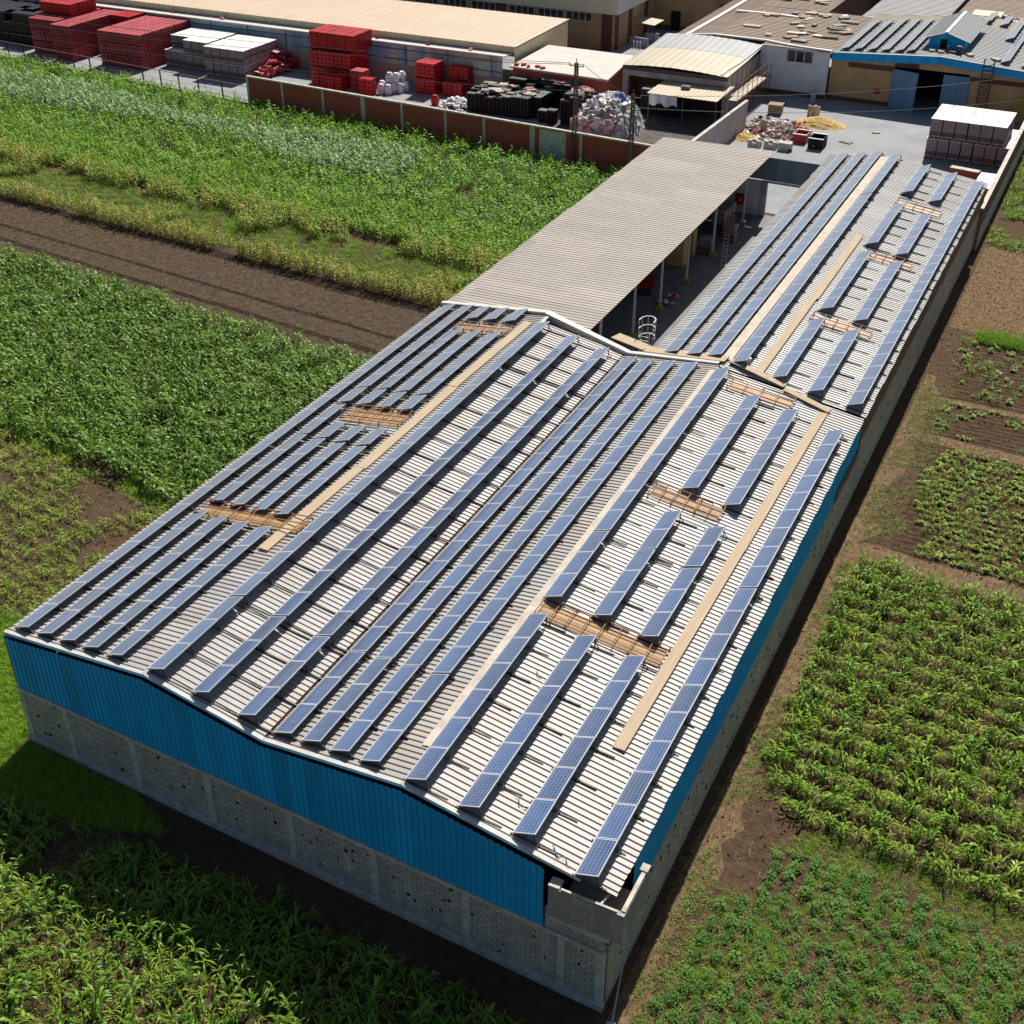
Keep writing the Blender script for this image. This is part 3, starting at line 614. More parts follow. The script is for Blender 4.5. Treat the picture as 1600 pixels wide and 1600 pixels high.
def panel_row(x0, x1, y0, y1, n, zf, slope, reach, label, group):
    L = (y1-y0)/n; key = round(L*50)
    if key not in PM: PM[key] = panel_meshes(key/50-.022)
    lk = (round(slope, 3), reach)
    if lk not in LEGM: LEGM[lk] = leg_mesh(slope, reach)
    rz = math.atan2(-(x1-x0), (y1-y0)); z0 = zf(x0, y0)+.22; z1 = zf(x1, y1)+.22
    dz = random.uniform(-.012, .02)
    root = thing('solar_panel_row', label, 'solar panels', (x0, y0, z0+dz), group, rz)
    root.rotation_euler = (math.atan2(z1-z0, y1-y0), 0, rz)
    for i in range(n):
        p = bpy.data.objects.new('solar_panel', PM[key][0]); COL.objects.link(p); p.parent = root
        p.location = (0, i*L, 0); p.rotation_euler = (random.uniform(-.0015, .0015), -TILT+random.uniform(-.006, .006), 0)
        f = bpy.data.objects.new('panel_frame', PM[key][1]); COL.objects.link(f); f.parent = p
    for i in range(n+1):
        g = bpy.data.objects.new('support_leg', LEGM[lk]); COL.objects.link(g); g.parent = root; g.location = (0, min(max(i*L-.01, .08), n*L-.1), 0)
    return root
ROWS = []   # (description, slope, reach, x-front, x-back, y-front ref, y-back ref, z function, [(y0,y1,n)...])
A = [('row along the left eave', .2, .3, [(.6, 20.9, 10), (20.95, 22.98, 1), (23.05, 43.0, 10)]),
     ('second row in from the left eave', 1.72, 1.75, [(.58, 12.5, 6), (13.7, 21.85, 4), (22.0, 26.1, 2), (26.6, 28.65, 1), (28.85, 43.0, 7)]),
     ('third row in from the left eave', 3.3, 3.15, [(.48, 12.3, 6), (13.6, 21.65, 4), (21.9, 23.9, 1), (26.6, 28.65, 1), (28.95, 39.0, 5), (40.9, 43.0, 1)]),
     ('fourth row in from the left eave', 4.83, 4.65, [(.42, 12.15, 6), (13.5, 21.5, 4), (21.8, 23.8, 1), (26.5, 28.6, 1), (28.85, 38.95, 5), (40.9, 43.0, 1)]),
     ('fifth row in from the left eave', 6.4, 6.15, [(.34, 12.05, 6), (13.4, 21.4, 4), (21.7, 23.7, 1), (26.5, 28.5, 1), (28.8, 39.0, 5), (40.9, 43.1, 1)])]
B = [('row along the left ridge', 9.03, 8.78, [(.14, 6.1, 3), (6.2, 34.7, 14), (34.8, 41.1, 3)]),
     ('middle row between left ridge and valley', 11.5, 11.2, [(.08, 6.1, 3), (6.2, 34.65, 14), (34.75, 40.7, 3)]),
     ('row just left of the valley gutter', 13.97, 13.55, [(.1, 6.1, 3), (6.2, 34.55, 14), (34.65, 40.5, 3)])]
Cc = [('row just right of the valley gutter', 15.9, 15.55, [(.06, 6.1, 3), (6.16, 40.5, 17)]),
      ('second row right of the valley gutter', 17.44, 16.8, [(0, 6.05, 3), (6.12, 40.4, 17)]),
      ('third row right of the valley gutter', 18.97, 18.3, [(-.1, 5.95, 3), (6.02, 40.4, 17)]),
      ('fourth row right of the valley gutter', 20.55, 19.85, [(-.2, 5.87, 3), (5.95, 40.4, 17)])]
D = [('row just right of the tan ridge strip', 22.92, 22.15, [(-.5, 11.5, 6), (13.0, 19.25, 3), (19.35, 25.7, 3), (25.8, 32.1, 3), (32.2, 40.1, 4)]),
     ('second row right of the tan ridge strip', 25.4, 24.92, [(-.58, 11.4, 6), (13.1, 19.15, 3), (19.25, 23.2, 2), (25.8, 37.9, 6)]),
     ('row just left of the right timber walkway', 27.87, 27.4, [(-.6, 11.4, 6), (13.0, 19.1, 3), (19.25, 23.25, 2), (25.7, 37.75, 6)]),
     ('row along front roof right eave', 30.77, 30.45, [(-1.09, 19.2, 10), (19.3, 37.1, 9)])]
E_ = [('row along the courtyard edge of rear roof', 17.8, 17.4, [(42.1, 89.9, 24)]),
      ('second row from courtyard on rear roof', 19.45, 19.0, [(42.0, 90.1, 24)]),
      ('row just left of the rear ridge strip', 20.87, 20.45, [(42.1, 90.6, 24)]),
      ('row just right of the rear ridge strip', 22.72, 22.3, [(41.7, 77.85, 18), (78.0, 90.2, 6)])]
F_ = [('inner short row on the rear roof', 25.5, 25.25, [(41.4, 51.4, 5), (53.3, 65.4, 6), (67.4, 77.5, 5), (81.1, 89.2, 4)]),
      ('outer short row on the rear roof', 28.05, 27.75, [(41.1, 51.2, 5), (53.1, 65.1, 6), (66.9, 77.0, 5), (80.8, 89.0, 4)]),
      ('row along the right eave of the rear roof', 30.62, 30.25, [(41.0, 76.6, 18), (76.7, 88.5, 6)])]
WHERE = {1: [''], 2: ['nearer rack', 'farther rack'], 3: ['front rack', 'middle rack', 'rearmost rack'], 4: ['front rack', 'second rack', 'third rack', 'rearmost rack'],
         5: ['front rack', 'second rack', 'third rack', 'fourth rack', 'rearmost rack'],
         6: ['front rack', 'second rack', 'third rack', 'fourth rack', 'fifth rack', 'rearmost rack']}
def slope_at(zf, x, y): return (zf(x+.4, y)-zf(x-.1, y))/.5
for grp, zf, reach in ((A, roof_z, 1.15), (B, roof_z, 2.4), (Cc, roof_z, 1.15), (D, roof_z, 1.9), (E_, rear_z, 1.15), (F_, rear_z, 2.1)):
    for desc, xf, xb, segs in grp:
        ya, yb = segs[0][0], segs[-1][1]
        for i, (y0, y1, n) in enumerate(segs):
            x0 = lerp(xf, xb, (y0-ya)/(yb-ya)); x1 = lerp(xf, xb, (y1-ya)/(yb-ya))
            w = WHERE[len(segs)][i]
            lab = f"{NUM[n]} solar panel{'s' if n > 1 else ''}, {w+' of the ' if w else ''}{desc}"
            xm = lerp(x0, x1, .5)+.45
            reach_ = 1.3 if 'right eave' in desc else reach
            panel_row(x0, x1, y0, y1, n, zf, slope_at(zf, xm, (y0+y1)/2), reach_, lab, 'solar panel racks on the two warehouse roofs')
# loose cables on the roof
for i, (x, y, lab) in enumerate(((27.0, 1.2, 'loose black cable on the roof beside the second panel row from the ridge'), (29.4, -.3, 'loose black cable curling by the front of the walkway row'), (24.6, 8.2, 'loose black cable hanging under the ridge row panels'))):
    m = MB(); P = [(x+.09*j, y+.12*math.sin(j*.9+i)-.04*j, roof_z(x+.09*j, y)+.09) for j in range(12)]
    for a, b in zip(P[:-1], P[1:]): m.bar(a, b, .035)
    tag(obj('loose_cable', m, 'steel_dark'), lab, 'cable')
tag(obj('floodlight', MB().rbox((23.6, 42.3, 7.95), (.42, .3, .34), .4).tube((23.6, 42.3, 7.6), (23.6, 42.3, 7.85), .05), 'post'), 'small pale box lamp at the foot of the rear roof walkway', 'lamp')
#PART2

# ------------------------------------------------------------------ crops
def leaf_strip(m, base, az, L, w, rise, droop, n=4, mi=0, twist=0.0):
    """one arching blade"""
    ca, sa = math.cos(az), math.sin(az); pr = None
    for i in range(n+1):
        t = i/n; r = L*(t*(1-.18*t)); z = base[2] + rise*L*t - droop*L*t*t
        ww = w*(.35+1.6*t)*(1-t)**.6 if i < n else 0.004
        ww = max(ww, .006); tw = twist*t
        x = base[0]+ca*r; y = base[1]+sa*r
        a = (x - sa*ww*.5, y + ca*ww*.5, z + tw*ww); b = (x + sa*ww*.5, y - ca*ww*.5, z - tw*ww)
        if pr: m.face([pr[0], pr[1], b, a], mi, [(0, (i-1)/n), (1, (i-1)/n), (1, t), (0, t)])
        pr = (a, b)
def maize(h, nl, L, w, seed, droop=(.7, 1.2), seg=4, stalk=True):
    r = random.Random(seed); m = MB(); a0 = r.uniform(0, PI)
    if stalk: m.tube((0, 0, 0), (r.uniform(-.04, .04), r.uniform(-.04, .04), h*.8), .017, .008, 4, cap=False)
    for i in range(nl):
        t = (i+.6)/nl; az = a0 + i*PI + r.uniform(-.9, .9); k = 1-.35*abs(t-.55)
        leaf_strip(m, (0, 0, h*(.12+.72*t)), az, L*k*r.uniform(.8, 1.15), w*k, r.uniform(.45, .95), r.uniform(*droop), seg, 0, r.uniform(-.6, .6))
    for i in range(2): leaf_strip(m, (0, 0, h*.8), r.uniform(0, 2*PI), L*.55, w*.7, 1.4, .6, 3)
    return m
def tuft(n, h, seed, w=.018, spread=.22, arch=.5):
    r = random.Random(seed); m = MB()
    for i in range(n):
        az = r.uniform(0, 2*PI); d = r.random()**.5*spread
        leaf_strip(m, (d*math.cos(az*3), d*math.sin(az*3), 0), az, h*r.uniform(.6, 1.1), w, r.uniform(.8, 1.5), arch*r.uniform(.6, 1.3), 3)
    return m
def bush(n, h, rad, seed, lw=.07):
    r = random.Random(seed); m = MB()
    for i in range(n):
        az = r.uniform(0, 2*PI); el = r.random(); d = rad*r.random()**.45*(1-.35*el); z = h*(.1+.9*el)*(1-.35*(d/rad)**2)
        c = Vector((d*math.cos(az), d*math.sin(az), z)); a = az+r.uniform(-.8, .8); t = r.uniform(-.5, .7); s = lw*r.uniform(.7, 1.3)
        u = Vector((math.cos(a), math.sin(a), t)).normalized()*s; v = Vector((-math.sin(a), math.cos(a), r.uniform(-.3, .3)))*s*.62
        m.face([c-u*.9, c+v-u*.1, c+u, c-v-u*.1])
    for i in range(5):
        a = r.uniform(0, 2*PI); m.bar((0, 0, 0), (rad*.5*math.cos(a), rad*.5*math.sin(a), h*.7), .012)
    return m
protos = {}
def proto(key, mb, mat):
    me = mb.mesh(key); me.materials.append(M[mat]); o = bpy.data.objects.new(key, me); protos.setdefault(key, []).append(o); return o
def in_poly(P, poly):
    x, y = P[:, 0], P[:, 1]; ins = np.zeros(len(P), bool); n = len(poly); j = n-1
    for i in range(n):
        xi, yi = poly[i]; xj, yj = poly[j]
        c = ((yi > y) != (yj > y)) & (x < (xj-xi)*(y-yi)/(yj-yi+1e-12)+xi); ins ^= c; j = i
    return ins
# keep only what the lens (with a generous margin) could see
CP = np.array(cam_o.location); cm = cam_o.rotation_euler.to_matrix(); CX, CY, CZ = (np.array(cm.col[i]) for i in range(3))
def near_view(P, mg=1.35):
    d = np.c_[P, np.zeros(len(P))]-CP; z = -(d@CZ); k = .4088*mg
    return (z > 1) & (np.abs(d@CX) < k*z) & (np.abs(d@CY) < k*z)
def grid_pts(poly, dx, dy, jx, jy, keep=1.0, slant=0.0, gaps=None):
    a = np.array(poly); x0, y0 = a.min(0); x1, y1 = a.max(0)
    X, Y = np.meshgrid(np.arange(x0-5, x1+5, dx), np.arange(y0-8, y1+8, dy)); P = np.c_[X.ravel(), Y.ravel()]
    P[:, 1] += slant*P[:, 0] - slant*(x0+x1)/2
    P += np.c_[RNG.normal(0, jx, len(P)), RNG.normal(0, jy, len(P))]
    P = P[in_poly(P, poly)]; P = P[near_view(P)]
    k = RNG.random(len(P)) < keep
    if gaps:
        ph = RNG.random(6)*9; g = np.zeros(len(P))
        for i, (fx, fy2) in enumerate(((.31, .23), (.17, -.41), (.63, .52), (-.9, .7), (1.4, -1.1))): g += np.sin(P[:, 0]*fx+P[:, 1]*fy2+ph[i])*(1 if i < 3 else .7)
        k &= g > gaps
    return P[k]
def scatter(name, P, keys, label, cat, smin=.75, smax=1.2, z=0.0):
    """one countless mass: points that carry instanced plants"""
    objs = [o for k in (keys if isinstance(keys, (list, tuple)) else [keys]) for o in protos[k]]
    c = bpy.data.collections.new(name+'_plants')
    for o in objs:
        if o.name not in c.objects: c.objects.link(o)
    me = bpy.data.meshes.new(name); n = len(P)
    me.vertices.add(n); me.vertices.foreach_set('co', np.c_[P, np.full(n, z)].astype(np.float32).ravel())
    at = me.attributes.new('turn', 'FLOAT', 'POINT'); at.data.foreach_set('value', (RNG.random(n)*2*PI).astype(np.float32))
    at = me.attributes.new('size', 'FLOAT', 'POINT'); at.data.foreach_set('value', RNG.uniform(smin, smax, n).astype(np.float32))
    o = bpy.data.objects.new(name, me); COL.objects.link(o)
    g = bpy.data.node_groups.new(name, 'GeometryNodeTree')
    g.interface.new_socket('Geometry', in_out='INPUT', socket_type='NodeSocketGeometry'); g.interface.new_socket('Geometry', in_out='OUTPUT', socket_type='NodeSocketGeometry')
    N = g.nodes; gi = N.new('NodeGroupInput'); go = N.new('NodeGroupOutput'); ins = N.new('GeometryNodeInstanceOnPoints'); ci = N.new('GeometryNodeCollectionInfo')
    ci.inputs['Collection'].default_value = c; ci.inputs['Separate Children'].default_value = True; ci.inputs['Reset Children'].default_value = True
    def attr(nm):
        a = N.new('GeometryNodeInputNamedAttribute'); a.data_type = 'FLOAT'; a.inputs['Name'].default_value = nm; return a.outputs['Attribute']
    cx = N.new('ShaderNodeCombineXYZ'); g.links.new(attr('turn'), cx.inputs[2])
    e2r = N.new('FunctionNodeEulerToRotation'); g.links.new(cx.outputs[0], e2r.inputs[0])
    g.links.new(gi.outputs[0], ins.inputs['Points']); g.links.new(ci.outputs[0], ins.inputs['Instance']); ins.inputs['Pick Instance'].default_value = True
    g.links.new(e2r.outputs[0], ins.inputs['Rotation']); g.links.new(attr('size'), ins.inputs['Scale']); g.links.new(ins.outputs[0], go.inputs[0])
    md = o.modifiers.new('plants', 'NODES'); md.node_group = g
    o['kind'] = 'stuff'; o['label'] = label; o['category'] = cat
    return o
for i in range(4):
    proto('maize_tall', maize(1.1+.12*i, 11, .80, .15, 10+i), 'maize')
    proto('maize_mid', maize(.8+.1*i, 10, .72, .115, 20+i), 'maize')
    proto('maize_row', maize(.75+.1*i, 11, .70, .115, 140+i), 'maize_row')
    proto('maize_young', maize(.5+.08*i, 9, .66, .066, 30+i), 'maize_light')
    proto('maize_small', maize(.28+.05*i, 7, .46, .06, 40+i, seg=3), 'maize_light')
    proto('maize_far', maize(1.2+.12*i, 9, .9, .15, 50+i, seg=3), 'maize_far')
    proto('maize_pale', maize(1.3+.12*i, 9, .95, .17, 60+i, seg=3), 'maize_pale')
    proto('maize_lime', maize(1.15+.12*i, 9, .85, .14, 70+i, seg=3), 'maize_lime')
    proto('maize_dry', maize(1.7+.15*i, 10, .62, .13, 80+i, droop=(.9, 1.6), seg=3), 'maize_dry')
    proto('grass', tuft(22, .42, 90+i), 'grass'); proto('grass_dry', tuft(16, .30, 100+i), 'grass_dry'); proto('weed', tuft(16, .24, 110+i, .04, .2, .9), 'weed')
    proto('bush', bush(110, .42, .36, 120+i, .055), 'bush'); proto('seedling', bush(26, .26, .17, 130+i, .075), 'maize_light')
def lump(seed, s=1.0):
    r = random.Random(seed); m = MB(); m.rbox((0, 0, .02), (.10*s*r.uniform(.7, 1.4), .08*s*r.uniform(.7, 1.4), .06*s), r.uniform(0, 3), r.uniform(-.4, .4), r.uniform(-.4, .4)); m.rbox((.02*s, .01, .04*s), (.07*s, .06*s, .05*s), r.uniform(0, 3), r.uniform(-.6, .6), r.uniform(-.6, .6)); return m
for i in range(3):
    proto('clod', lump(i), 'soil'); proto('stone', lump(20+i, .6), 'rubble'); b = MB(); b.rbox((0, 0, .015), (.38+.1*i, .018, .012), i, .05); b.rbox((.1, .05, .02), (.25, .015, .012), i+1.2, -.05); proto('straw_bit', b, 'grass_dry')
L_ = lambda y0, s, x: y0+s*x
# left of the warehouse
scatter('maize_field', grid_pts([(-60, 29), (-26.5, 22.9), (-14, 21.8), (-7, 20.0), (-.7, 19.6), (-.7, 43), (-8.5, 43.3), (-52, 48.3), (-60, 49)], .5, .62, .12, .12, .95, -.06, -2.9), ['maize_tall', 'maize_mid'], 'dense dark green maize field left of the warehouse', 'maize field', .8, 1.4)
P = grid_pts([(-40, 26), (-26, 22.6), (-14, 21.5), (-7, 19.8), (-.7, 19.4), (-.7, 6), (-9, 4), (-30, 10)], .33, .95, .1, .16, .85, -.12, -1.3)
scatter('young_maize', P, ['maize_small', 'maize_young'], 'patchy young maize on bare soil left of the warehouse', 'young maize', .75, 1.3)
scatter('weeds', grid_pts([(-40, 26), (-26, 22.6), (-14, 21.5), (-7, 19.8), (-.7, 19.4), (-.7, 6), (-9, 4), (-30, 10)], .5, .5, .2, .2, .6, 0, .3), 'weed', 'low weeds between young maize plants left of the warehouse', 'weeds', .6, 1.4)
scatter('weeds', grid_pts([(-30, 24.5), (-26, 22.0), (-14, 20.6), (-7, 18.9), (-.7, 17.5), (-.7, 20), (-7, 21.2), (-14, 22.8)], .22, .22, .1, .1, .8, 0, -.8), ['grass', 'weed'], 'grassy strip along the lower edge of the dense maize', 'grass', .6, 1.1)
scatter('bright_grass', grid_pts([(-.4, -1.5), (-.4, 5.5), (-2.5, 8), (-11, 6.5), (-11, -2), (-4, -6), (-1, -4)], .17, .17, .07, .07, .95), 'grass', 'lush bright grass beside the left corner of the warehouse', 'grass', .8, 1.3)
# beyond the dirt track
yA = lambda x: 54.6-.07*x
def slab_poly(y0, y1, s=-.07, xa=-115, xb=-1.2): return [(xa, y0+s*xa), (xb, y0+s*xb), (xb, y1+s*xb), (xa, y1+s*xa)]
P = grid_pts(slab_poly(57.0, 63.5), .4, .45, .12, .15, .9, -.07, 1.9)
scatter('dry_maize', P, ['maize_dry', 'maize_lime'], 'tall maize clumps left standing in the low grass strip', 'maize rows', .8, 1.1)
scatter('dry_maize', grid_pts(slab_poly(54.9, 56.8), .36, .45, .12, .16, .95, -.07, -2.2), 'maize_dry', 'yellowing maize rows along the dirt track', 'maize rows', .65, 1.1)
scatter('undergrowth', grid_pts(slab_poly(56.6, 64.0), .26, .26, .1, .1, .85, -.07), ['weed', 'grass', 'weed', 'grass_dry'], 'low grass strip between two bands of maize', 'grass', .7, 1.5)
scatter('dry_maize', grid_pts(slab_poly(63.4, 66.2), .4, .5, .12, .15, .9, -.07, -1.0), ['maize_dry', 'maize_lime'], 'green and yellow maize band behind the low grass strip', 'maize rows', .8, 1.1)
scatter('lime_maize', grid_pts(slab_poly(65.6, 72.5), .45, .45, .15, .15, .92, -.07), ['maize_lime', 'maize_far'], 'light green maize band in the middle of the far field', 'maize field', .75, 1.15)
P = grid_pts([(-135, 77), (-1.2, 71), (-1.2, 90.5), (-4.5, 94.4), (-60, 98.4), (-106, 102.4), (-150, 108)], .5, .66, .16, .14, .97, -.05, -2.7)
f = (98-.04*P[:, 0]-P[:, 1]) ; pale = (np.abs(P[:, 1]-(82-.10*P[:, 0])) < 3.0+1.5*np.sin(P[:, 0]*.13)) & (P[:, 0] < -28)
scatter('pale_maize', P[pale], 'maize_pale', 'pale silvery green maize patch in the far field', 'maize field', .9, 1.4)
scatter('far_maize', P[~pale], ['maize_far', 'maize_far', 'maize_mid'], 'bright green maize field below the fence and brick wall', 'maize field', .7, 1.35)
# in front of the warehouse
FRONT = [(-8, -5.2), (0, -4.3), (10, -3.2), (22, -3.2), (31, -3.6), (36, -4.0), (36, -22), (-8, -22)]
scatter('shade_grass', grid_pts([(-1, -4.6), (-.6, -.4), (7.5, -.7), (10.5, -2.2), (6, -3.6)], .15, .15, .06, .06, .95), 'grass', 'short grass in the shade below the front wall', 'grass', .5, .85)
scatter('weeds', grid_pts(FRONT, .5, .5, .2, .2, .7, 0, -.2), 'weed', 'low weeds between maize in the front field', 'weeds', .6, 1.2)
# right of the warehouse
scatter('dry_grass', grid_pts([(33.2, -12), (33.0, 60), (35.2, 60), (36.0, 40), (35.4, 10), (36.0, -4), (37, -12)], .2, .2, .09, .09, .7, 0, -.9), ['grass_dry', 'weed', 'weed', 'grass_dry', 'straw_bit'], 'dry straw and weeds along the path by the right wall', 'grass', .5, 1.2)
RM = [(34.3, 15), (34.8, 13.5), (37, 11.8), (41, 11.8), (47.5, 10.6), (60, 9.5), (60, 34.5), (43.7, 34.6), (36.5, 35.0), (33.8, 34.2), (34.0, 27), (33.9, 20)]
PR = grid_pts(RM, .25, 1.45, .07, .11, .97, -.08, -2.6)
RB = [(33.9, -4), (34.6, 4.8), (36.6, 10.2), (40, 10.4), (47.5, 9.2), (60, 8), (60, -14), (33.5, -14)]
PB = grid_pts(RB, .80, .42, .10, .10, .93, .0, -3.6)
PF = grid_pts(FRONT, .42, .66, .12, .11, .95, .3, -2.5)
scatter('weeds', grid_pts(RB, .3, .3, .12, .12, .8, 0, -1.6), ['weed', 'weed', 'grass', 'grass_dry'], 'weeds between the dark leafy crop bushes', 'weeds', .6, 1.3)
scatter('weeds', grid_pts(RM, .6, .6, .2, .2, .5, 0, .6), ['weed', 'grass_dry'], 'weeds under the maize right of the warehouse', 'weeds', .6, 1.3)
scatter('grass_verge', grid_pts([(36, 9.8), (40, 10.4), (48, 9.4), (60, 8.3), (60, 9.8), (47.5, 11.0), (41, 12.0), (37.2, 11.8)], .2, .2, .07, .07, .85), ['grass', 'weed'], 'light grass verge between crop bushes and right maize', 'grass', .4, .9)
scatter('seedlings', grid_pts([(37, 36.8), (70, 35.9), (70, 50.6), (36.5, 51.2), (35.2, 46)], .27, .72, .08, .06, .85, -.02, -2.2), ['seedling', 'maize_small', 'seedling'], 'thin rows of seedlings on the furrowed plot', 'seedlings', .7, 1.5)
scatter('seedlings', grid_pts([(35, 52.6), (70, 52.2), (70, 57.8), (34.3, 58.0)], .3, .6, .12, .08, .75, -.02, -1.2), ['seedling', 'weed'], 'sparse seedlings on the narrow middle plot', 'seedlings', .6, 1.4)
scatter('seedlings', grid_pts([(34.6, 59.5), (60, 59), (60, 69), (34.2, 69.4)], .5, .95, .15, .12, .7, -.02, -1.2), ['maize_small', 'seedling', 'weed'], 'young plants in dark soil below the bright grass strip', 'seedlings', .9, 1.9)
scatter('bright_grass', grid_pts([(35.2, 69.6), (60, 68.6), (60, 70.9), (35.0, 71.6)], .2, .2, .07, .07, .95), 'grass', 'bright green grass strip across the right plots', 'grass', 1.0, 1.7)
scatter('straw', grid_pts([(32.8, 72), (50, 71), (50, 91), (32.4, 92)], .55, .55, .2, .2, .5, 0, .4), 'grass_dry', 'straw tufts on the bare brown plot', 'grass', .3, .7)
scatter('weeds', grid_pts([(32.3, 92), (45, 91), (45, 140), (31.4, 140)], .33, .33, .12, .12, .9, 0, -1.6), ['weed', 'grass', 'maize_small'], 'green weeds beside the far boundary wall', 'weeds', .8, 1.8)
scatter('weeds', grid_pts([(32.6, -3), (32.2, 92), (33.2, 92), (33.8, -3)], .35, .35, .15, .15, .4, 0, .6), ['grass_dry', 'weed'], 'scattered dry weeds at the foot of the right wall', 'weeds', .4, 1.0)
scatter('clods', grid_pts([(-70, 52), (-.6, 43), (-.6, 54), (-70, 60)], .4, .4, .2, .2, .8), ['clod', 'straw_bit', 'straw_bit'], 'clods and litter on the dirt track', 'clods', .3, 1.0)
scatter('clods', grid_pts([(32.6, -6), (50, -6), (60, 92), (32.2, 92)], .42, .42, .2, .2, .8), ['clod', 'straw_bit', 'straw_bit'], 'clods and straw on the soil right of the warehouse', 'clods', .3, 1.0)
scatter('clods', grid_pts(FRONT, .35, .35, .15, .15, .8), ['clod', 'clod', 'straw_bit'], 'clods on the soil before the front wall', 'clods', .3, 1.1)
scatter('clods', grid_pts([(-40, 26), (-26, 22.6), (-14, 21.5), (-7, 19.8), (-.7, 19.4), (-.7, 6), (-9, 4), (-30, 10)], .4, .4, .15, .15, .8), ['clod', 'clod', 'straw_bit'], 'clods on the soil of the young maize patch', 'clods', .3, 1.1)
scatter('weeds', grid_pts([(-90, 59), (-.6, 50), (-.6, 54.2), (-90, 61)], .6, .6, .25, .25, .5, 0, .8), ['weed', 'grass_dry'], 'sparse weeds on the far side of the dirt track', 'weeds', .5, 1.1)
# the three hundred largest plants of each kind stand as individuals
def individuals(name, P, keys, nmax, label, cat, group, smin, smax):
    d = np.hypot(P[:, 0]-CP[0], P[:, 1]-CP[1]); vis = near_view(P, 1.02); order = np.argsort(d+np.where(vis, 0, 1e4))
    objs = [o for k in keys for o in protos[k]]
    for i in order[:nmax]:
        if not vis[i]: continue
        o = bpy.data.objects.new(name, objs[int(RNG.integers(len(objs)))].data); COL.objects.link(o); o.location = (P[i, 0], P[i, 1], 0)
        s = float(RNG.uniform(smin, smax)); o.scale = (s, s, s); o.rotation_euler = (0, 0, float(RNG.uniform(0, 6.28))); tag(o, label, cat, group)
    return P[order[nmax:]]
rest = individuals('crop_bush', PB, ['bush'], 300, 'dark leafy crop bush in the lower right plot', 'bush', 'dark leafy bushes in the lower right plot', .5, 1.1)
if len(rest): scatter('crop_bushes', rest, 'bush', 'dark leafy crop bushes farther back in the right plot', 'bushes', .5, 1.1)
rest = individuals('maize_plant', PF, ['maize_young', 'maize_mid'], 300, 'single arching maize plant in the field before the front wall', 'maize plant', 'maize plants in the field before the front wall', .75, 1.3)
if len(rest): scatter('front_maize', rest, ['maize_young', 'maize_mid'], 'maize in the field before the front wall', 'maize field', .75, 1.3)
scatter('right_maize', PR, ['maize_row', 'maize_row', 'maize_young'], 'clumpy green maize field right of the warehouse', 'maize field', .8, 1.35)
#PART3

# ------------------------------------------------------------------ walls, fence, poles
XW = lambda y: 31.55 - .012*(y-90)
PWL = thing('perimeter_wall', 'brick boundary wall with pale cap running on past the rear warehouse', 'wall', (31.2, 112, 0))
obj('wall_body', MB().wall((31.35, 90.3), (30.8, 136.5), 0, 4.0, .3), 'brick_dark', PWL)
obj('base_course', MB().wall((31.55, 90.3), (31.0, 136.5), 0, 2.2, .1), 'block', PWL)
obj('cap', MB().wall((31.35, 90.2), (30.8, 136.5), 4.003, 4.16, .42), 'cap', PWL)
BY = lambda x: 99.4 - .0687*(x+60.2)
BWL = thing('brick_wall', 'long red brick yard wall with concrete cap and pillars above the maize', 'wall', (-32, 97.5, 0))
obj('wall_body', MB().wall((-60.2, BY(-60.2)), (-2.2, BY(-2.2)), 0, 3.62, .2), 'brick', BWL)
obj('cap', MB().wall((-60.3, BY(-60.3)), (-2.1, BY(-2.1)), 3.623, 3.8, .36), 'cap', BWL)
for x in (-60.2, -54.6, -48.2, -42.1, -36.4, -30.2, -24.9, -18.5, -12.3, -6.2):
    w = .62 if x in (-42.1, -18.5) else .34
    obj('pillar', MB().box(x-w/2, x+w/2, BY(x)-.2, BY(x)+.16, 0, 3.615), 'concrete', BWL)
obj('cement_patch', MB().wall((-17.6, BY(-17.6)-.112), (-14.2, BY(-14.2)-.112), .2, 3.5, .03), 'concrete', BWL)
FN = thing('fence', 'wire fence on brown posts between far maize and crate yard', 'fence', (-85, 102, 0))
fpts = [(-113, 104.2)] + [(-109.6, 104.0)] + [(-106.2, 103.7), (-102.9, 103.4), (-99.5, 103.1), (-95.8, 102.7), (-92.6, 102.4), (-89.4, 102.2), (-86, 101.9), (-82.6, 101.6), (-79.3, 101.3), (-76, 101.0), (-72.7, 100.7), (-69.2, 100.4), (-65, 100.0)]
for x, y in fpts: obj('post', MB().box(x-.07, x+.07, y-.07, y+.07, 0, 2.35), 'steel_dark', FN)
for z, w in ((2.3, .07), (1.2, .03), (.55, .05)):
    m = MB(); m.bar((-116, 104.5, z), (-60.4, 99.65, z), w); obj('rail', m, 'steel_rust', FN)
obj('kerb', MB().wall((-116, 104.4), (-60.4, 99.5), 0, .28, .22), 'brick_dark', FN)
def pole(x, y, h, label, arms):
    t = thing('utility_pole', label, 'pole', (x, y, 0)); m = MB()
    for sx in (-1, 1):
        for sy in (-1, 1): m.bar((x+sx*.24, y+sy*.24, 0), (x+sx*.13, y+sy*.13, h), .09)
    k = int(h/.5)
    for i in range(k):
        z = i*.5; a = lerp(.24, .13, z/h)
        for s1, s2 in (((-a, -a), (a, -a)), ((a, -a), (a, a)), ((-a, a), (a, a)), ((-a, -a), (-a, a))):
            p, q = (s1, s2) if i % 2 else (s2, s1)
            m.bar((x+p[0], y+p[1], z), (x+q[0], y+q[1], z+.5), .05)
    obj('lattice_shaft', m, 'pole', t)
    c = MB()
    for z in arms: c.bar((x-.85, y, z), (x+.85, y, z), .09)
    c.tube((x, y, h-.1), (x, y, h+.45), .05)
    ca = obj('crossarm', c, 'steel_dark', t)
    for z in arms:
        for dx in (-.8, .8): obj('insulator', MB().tube((x+dx, y, z+.05), (x+dx, y, z+.3), .06, .03), 'debris', ca)
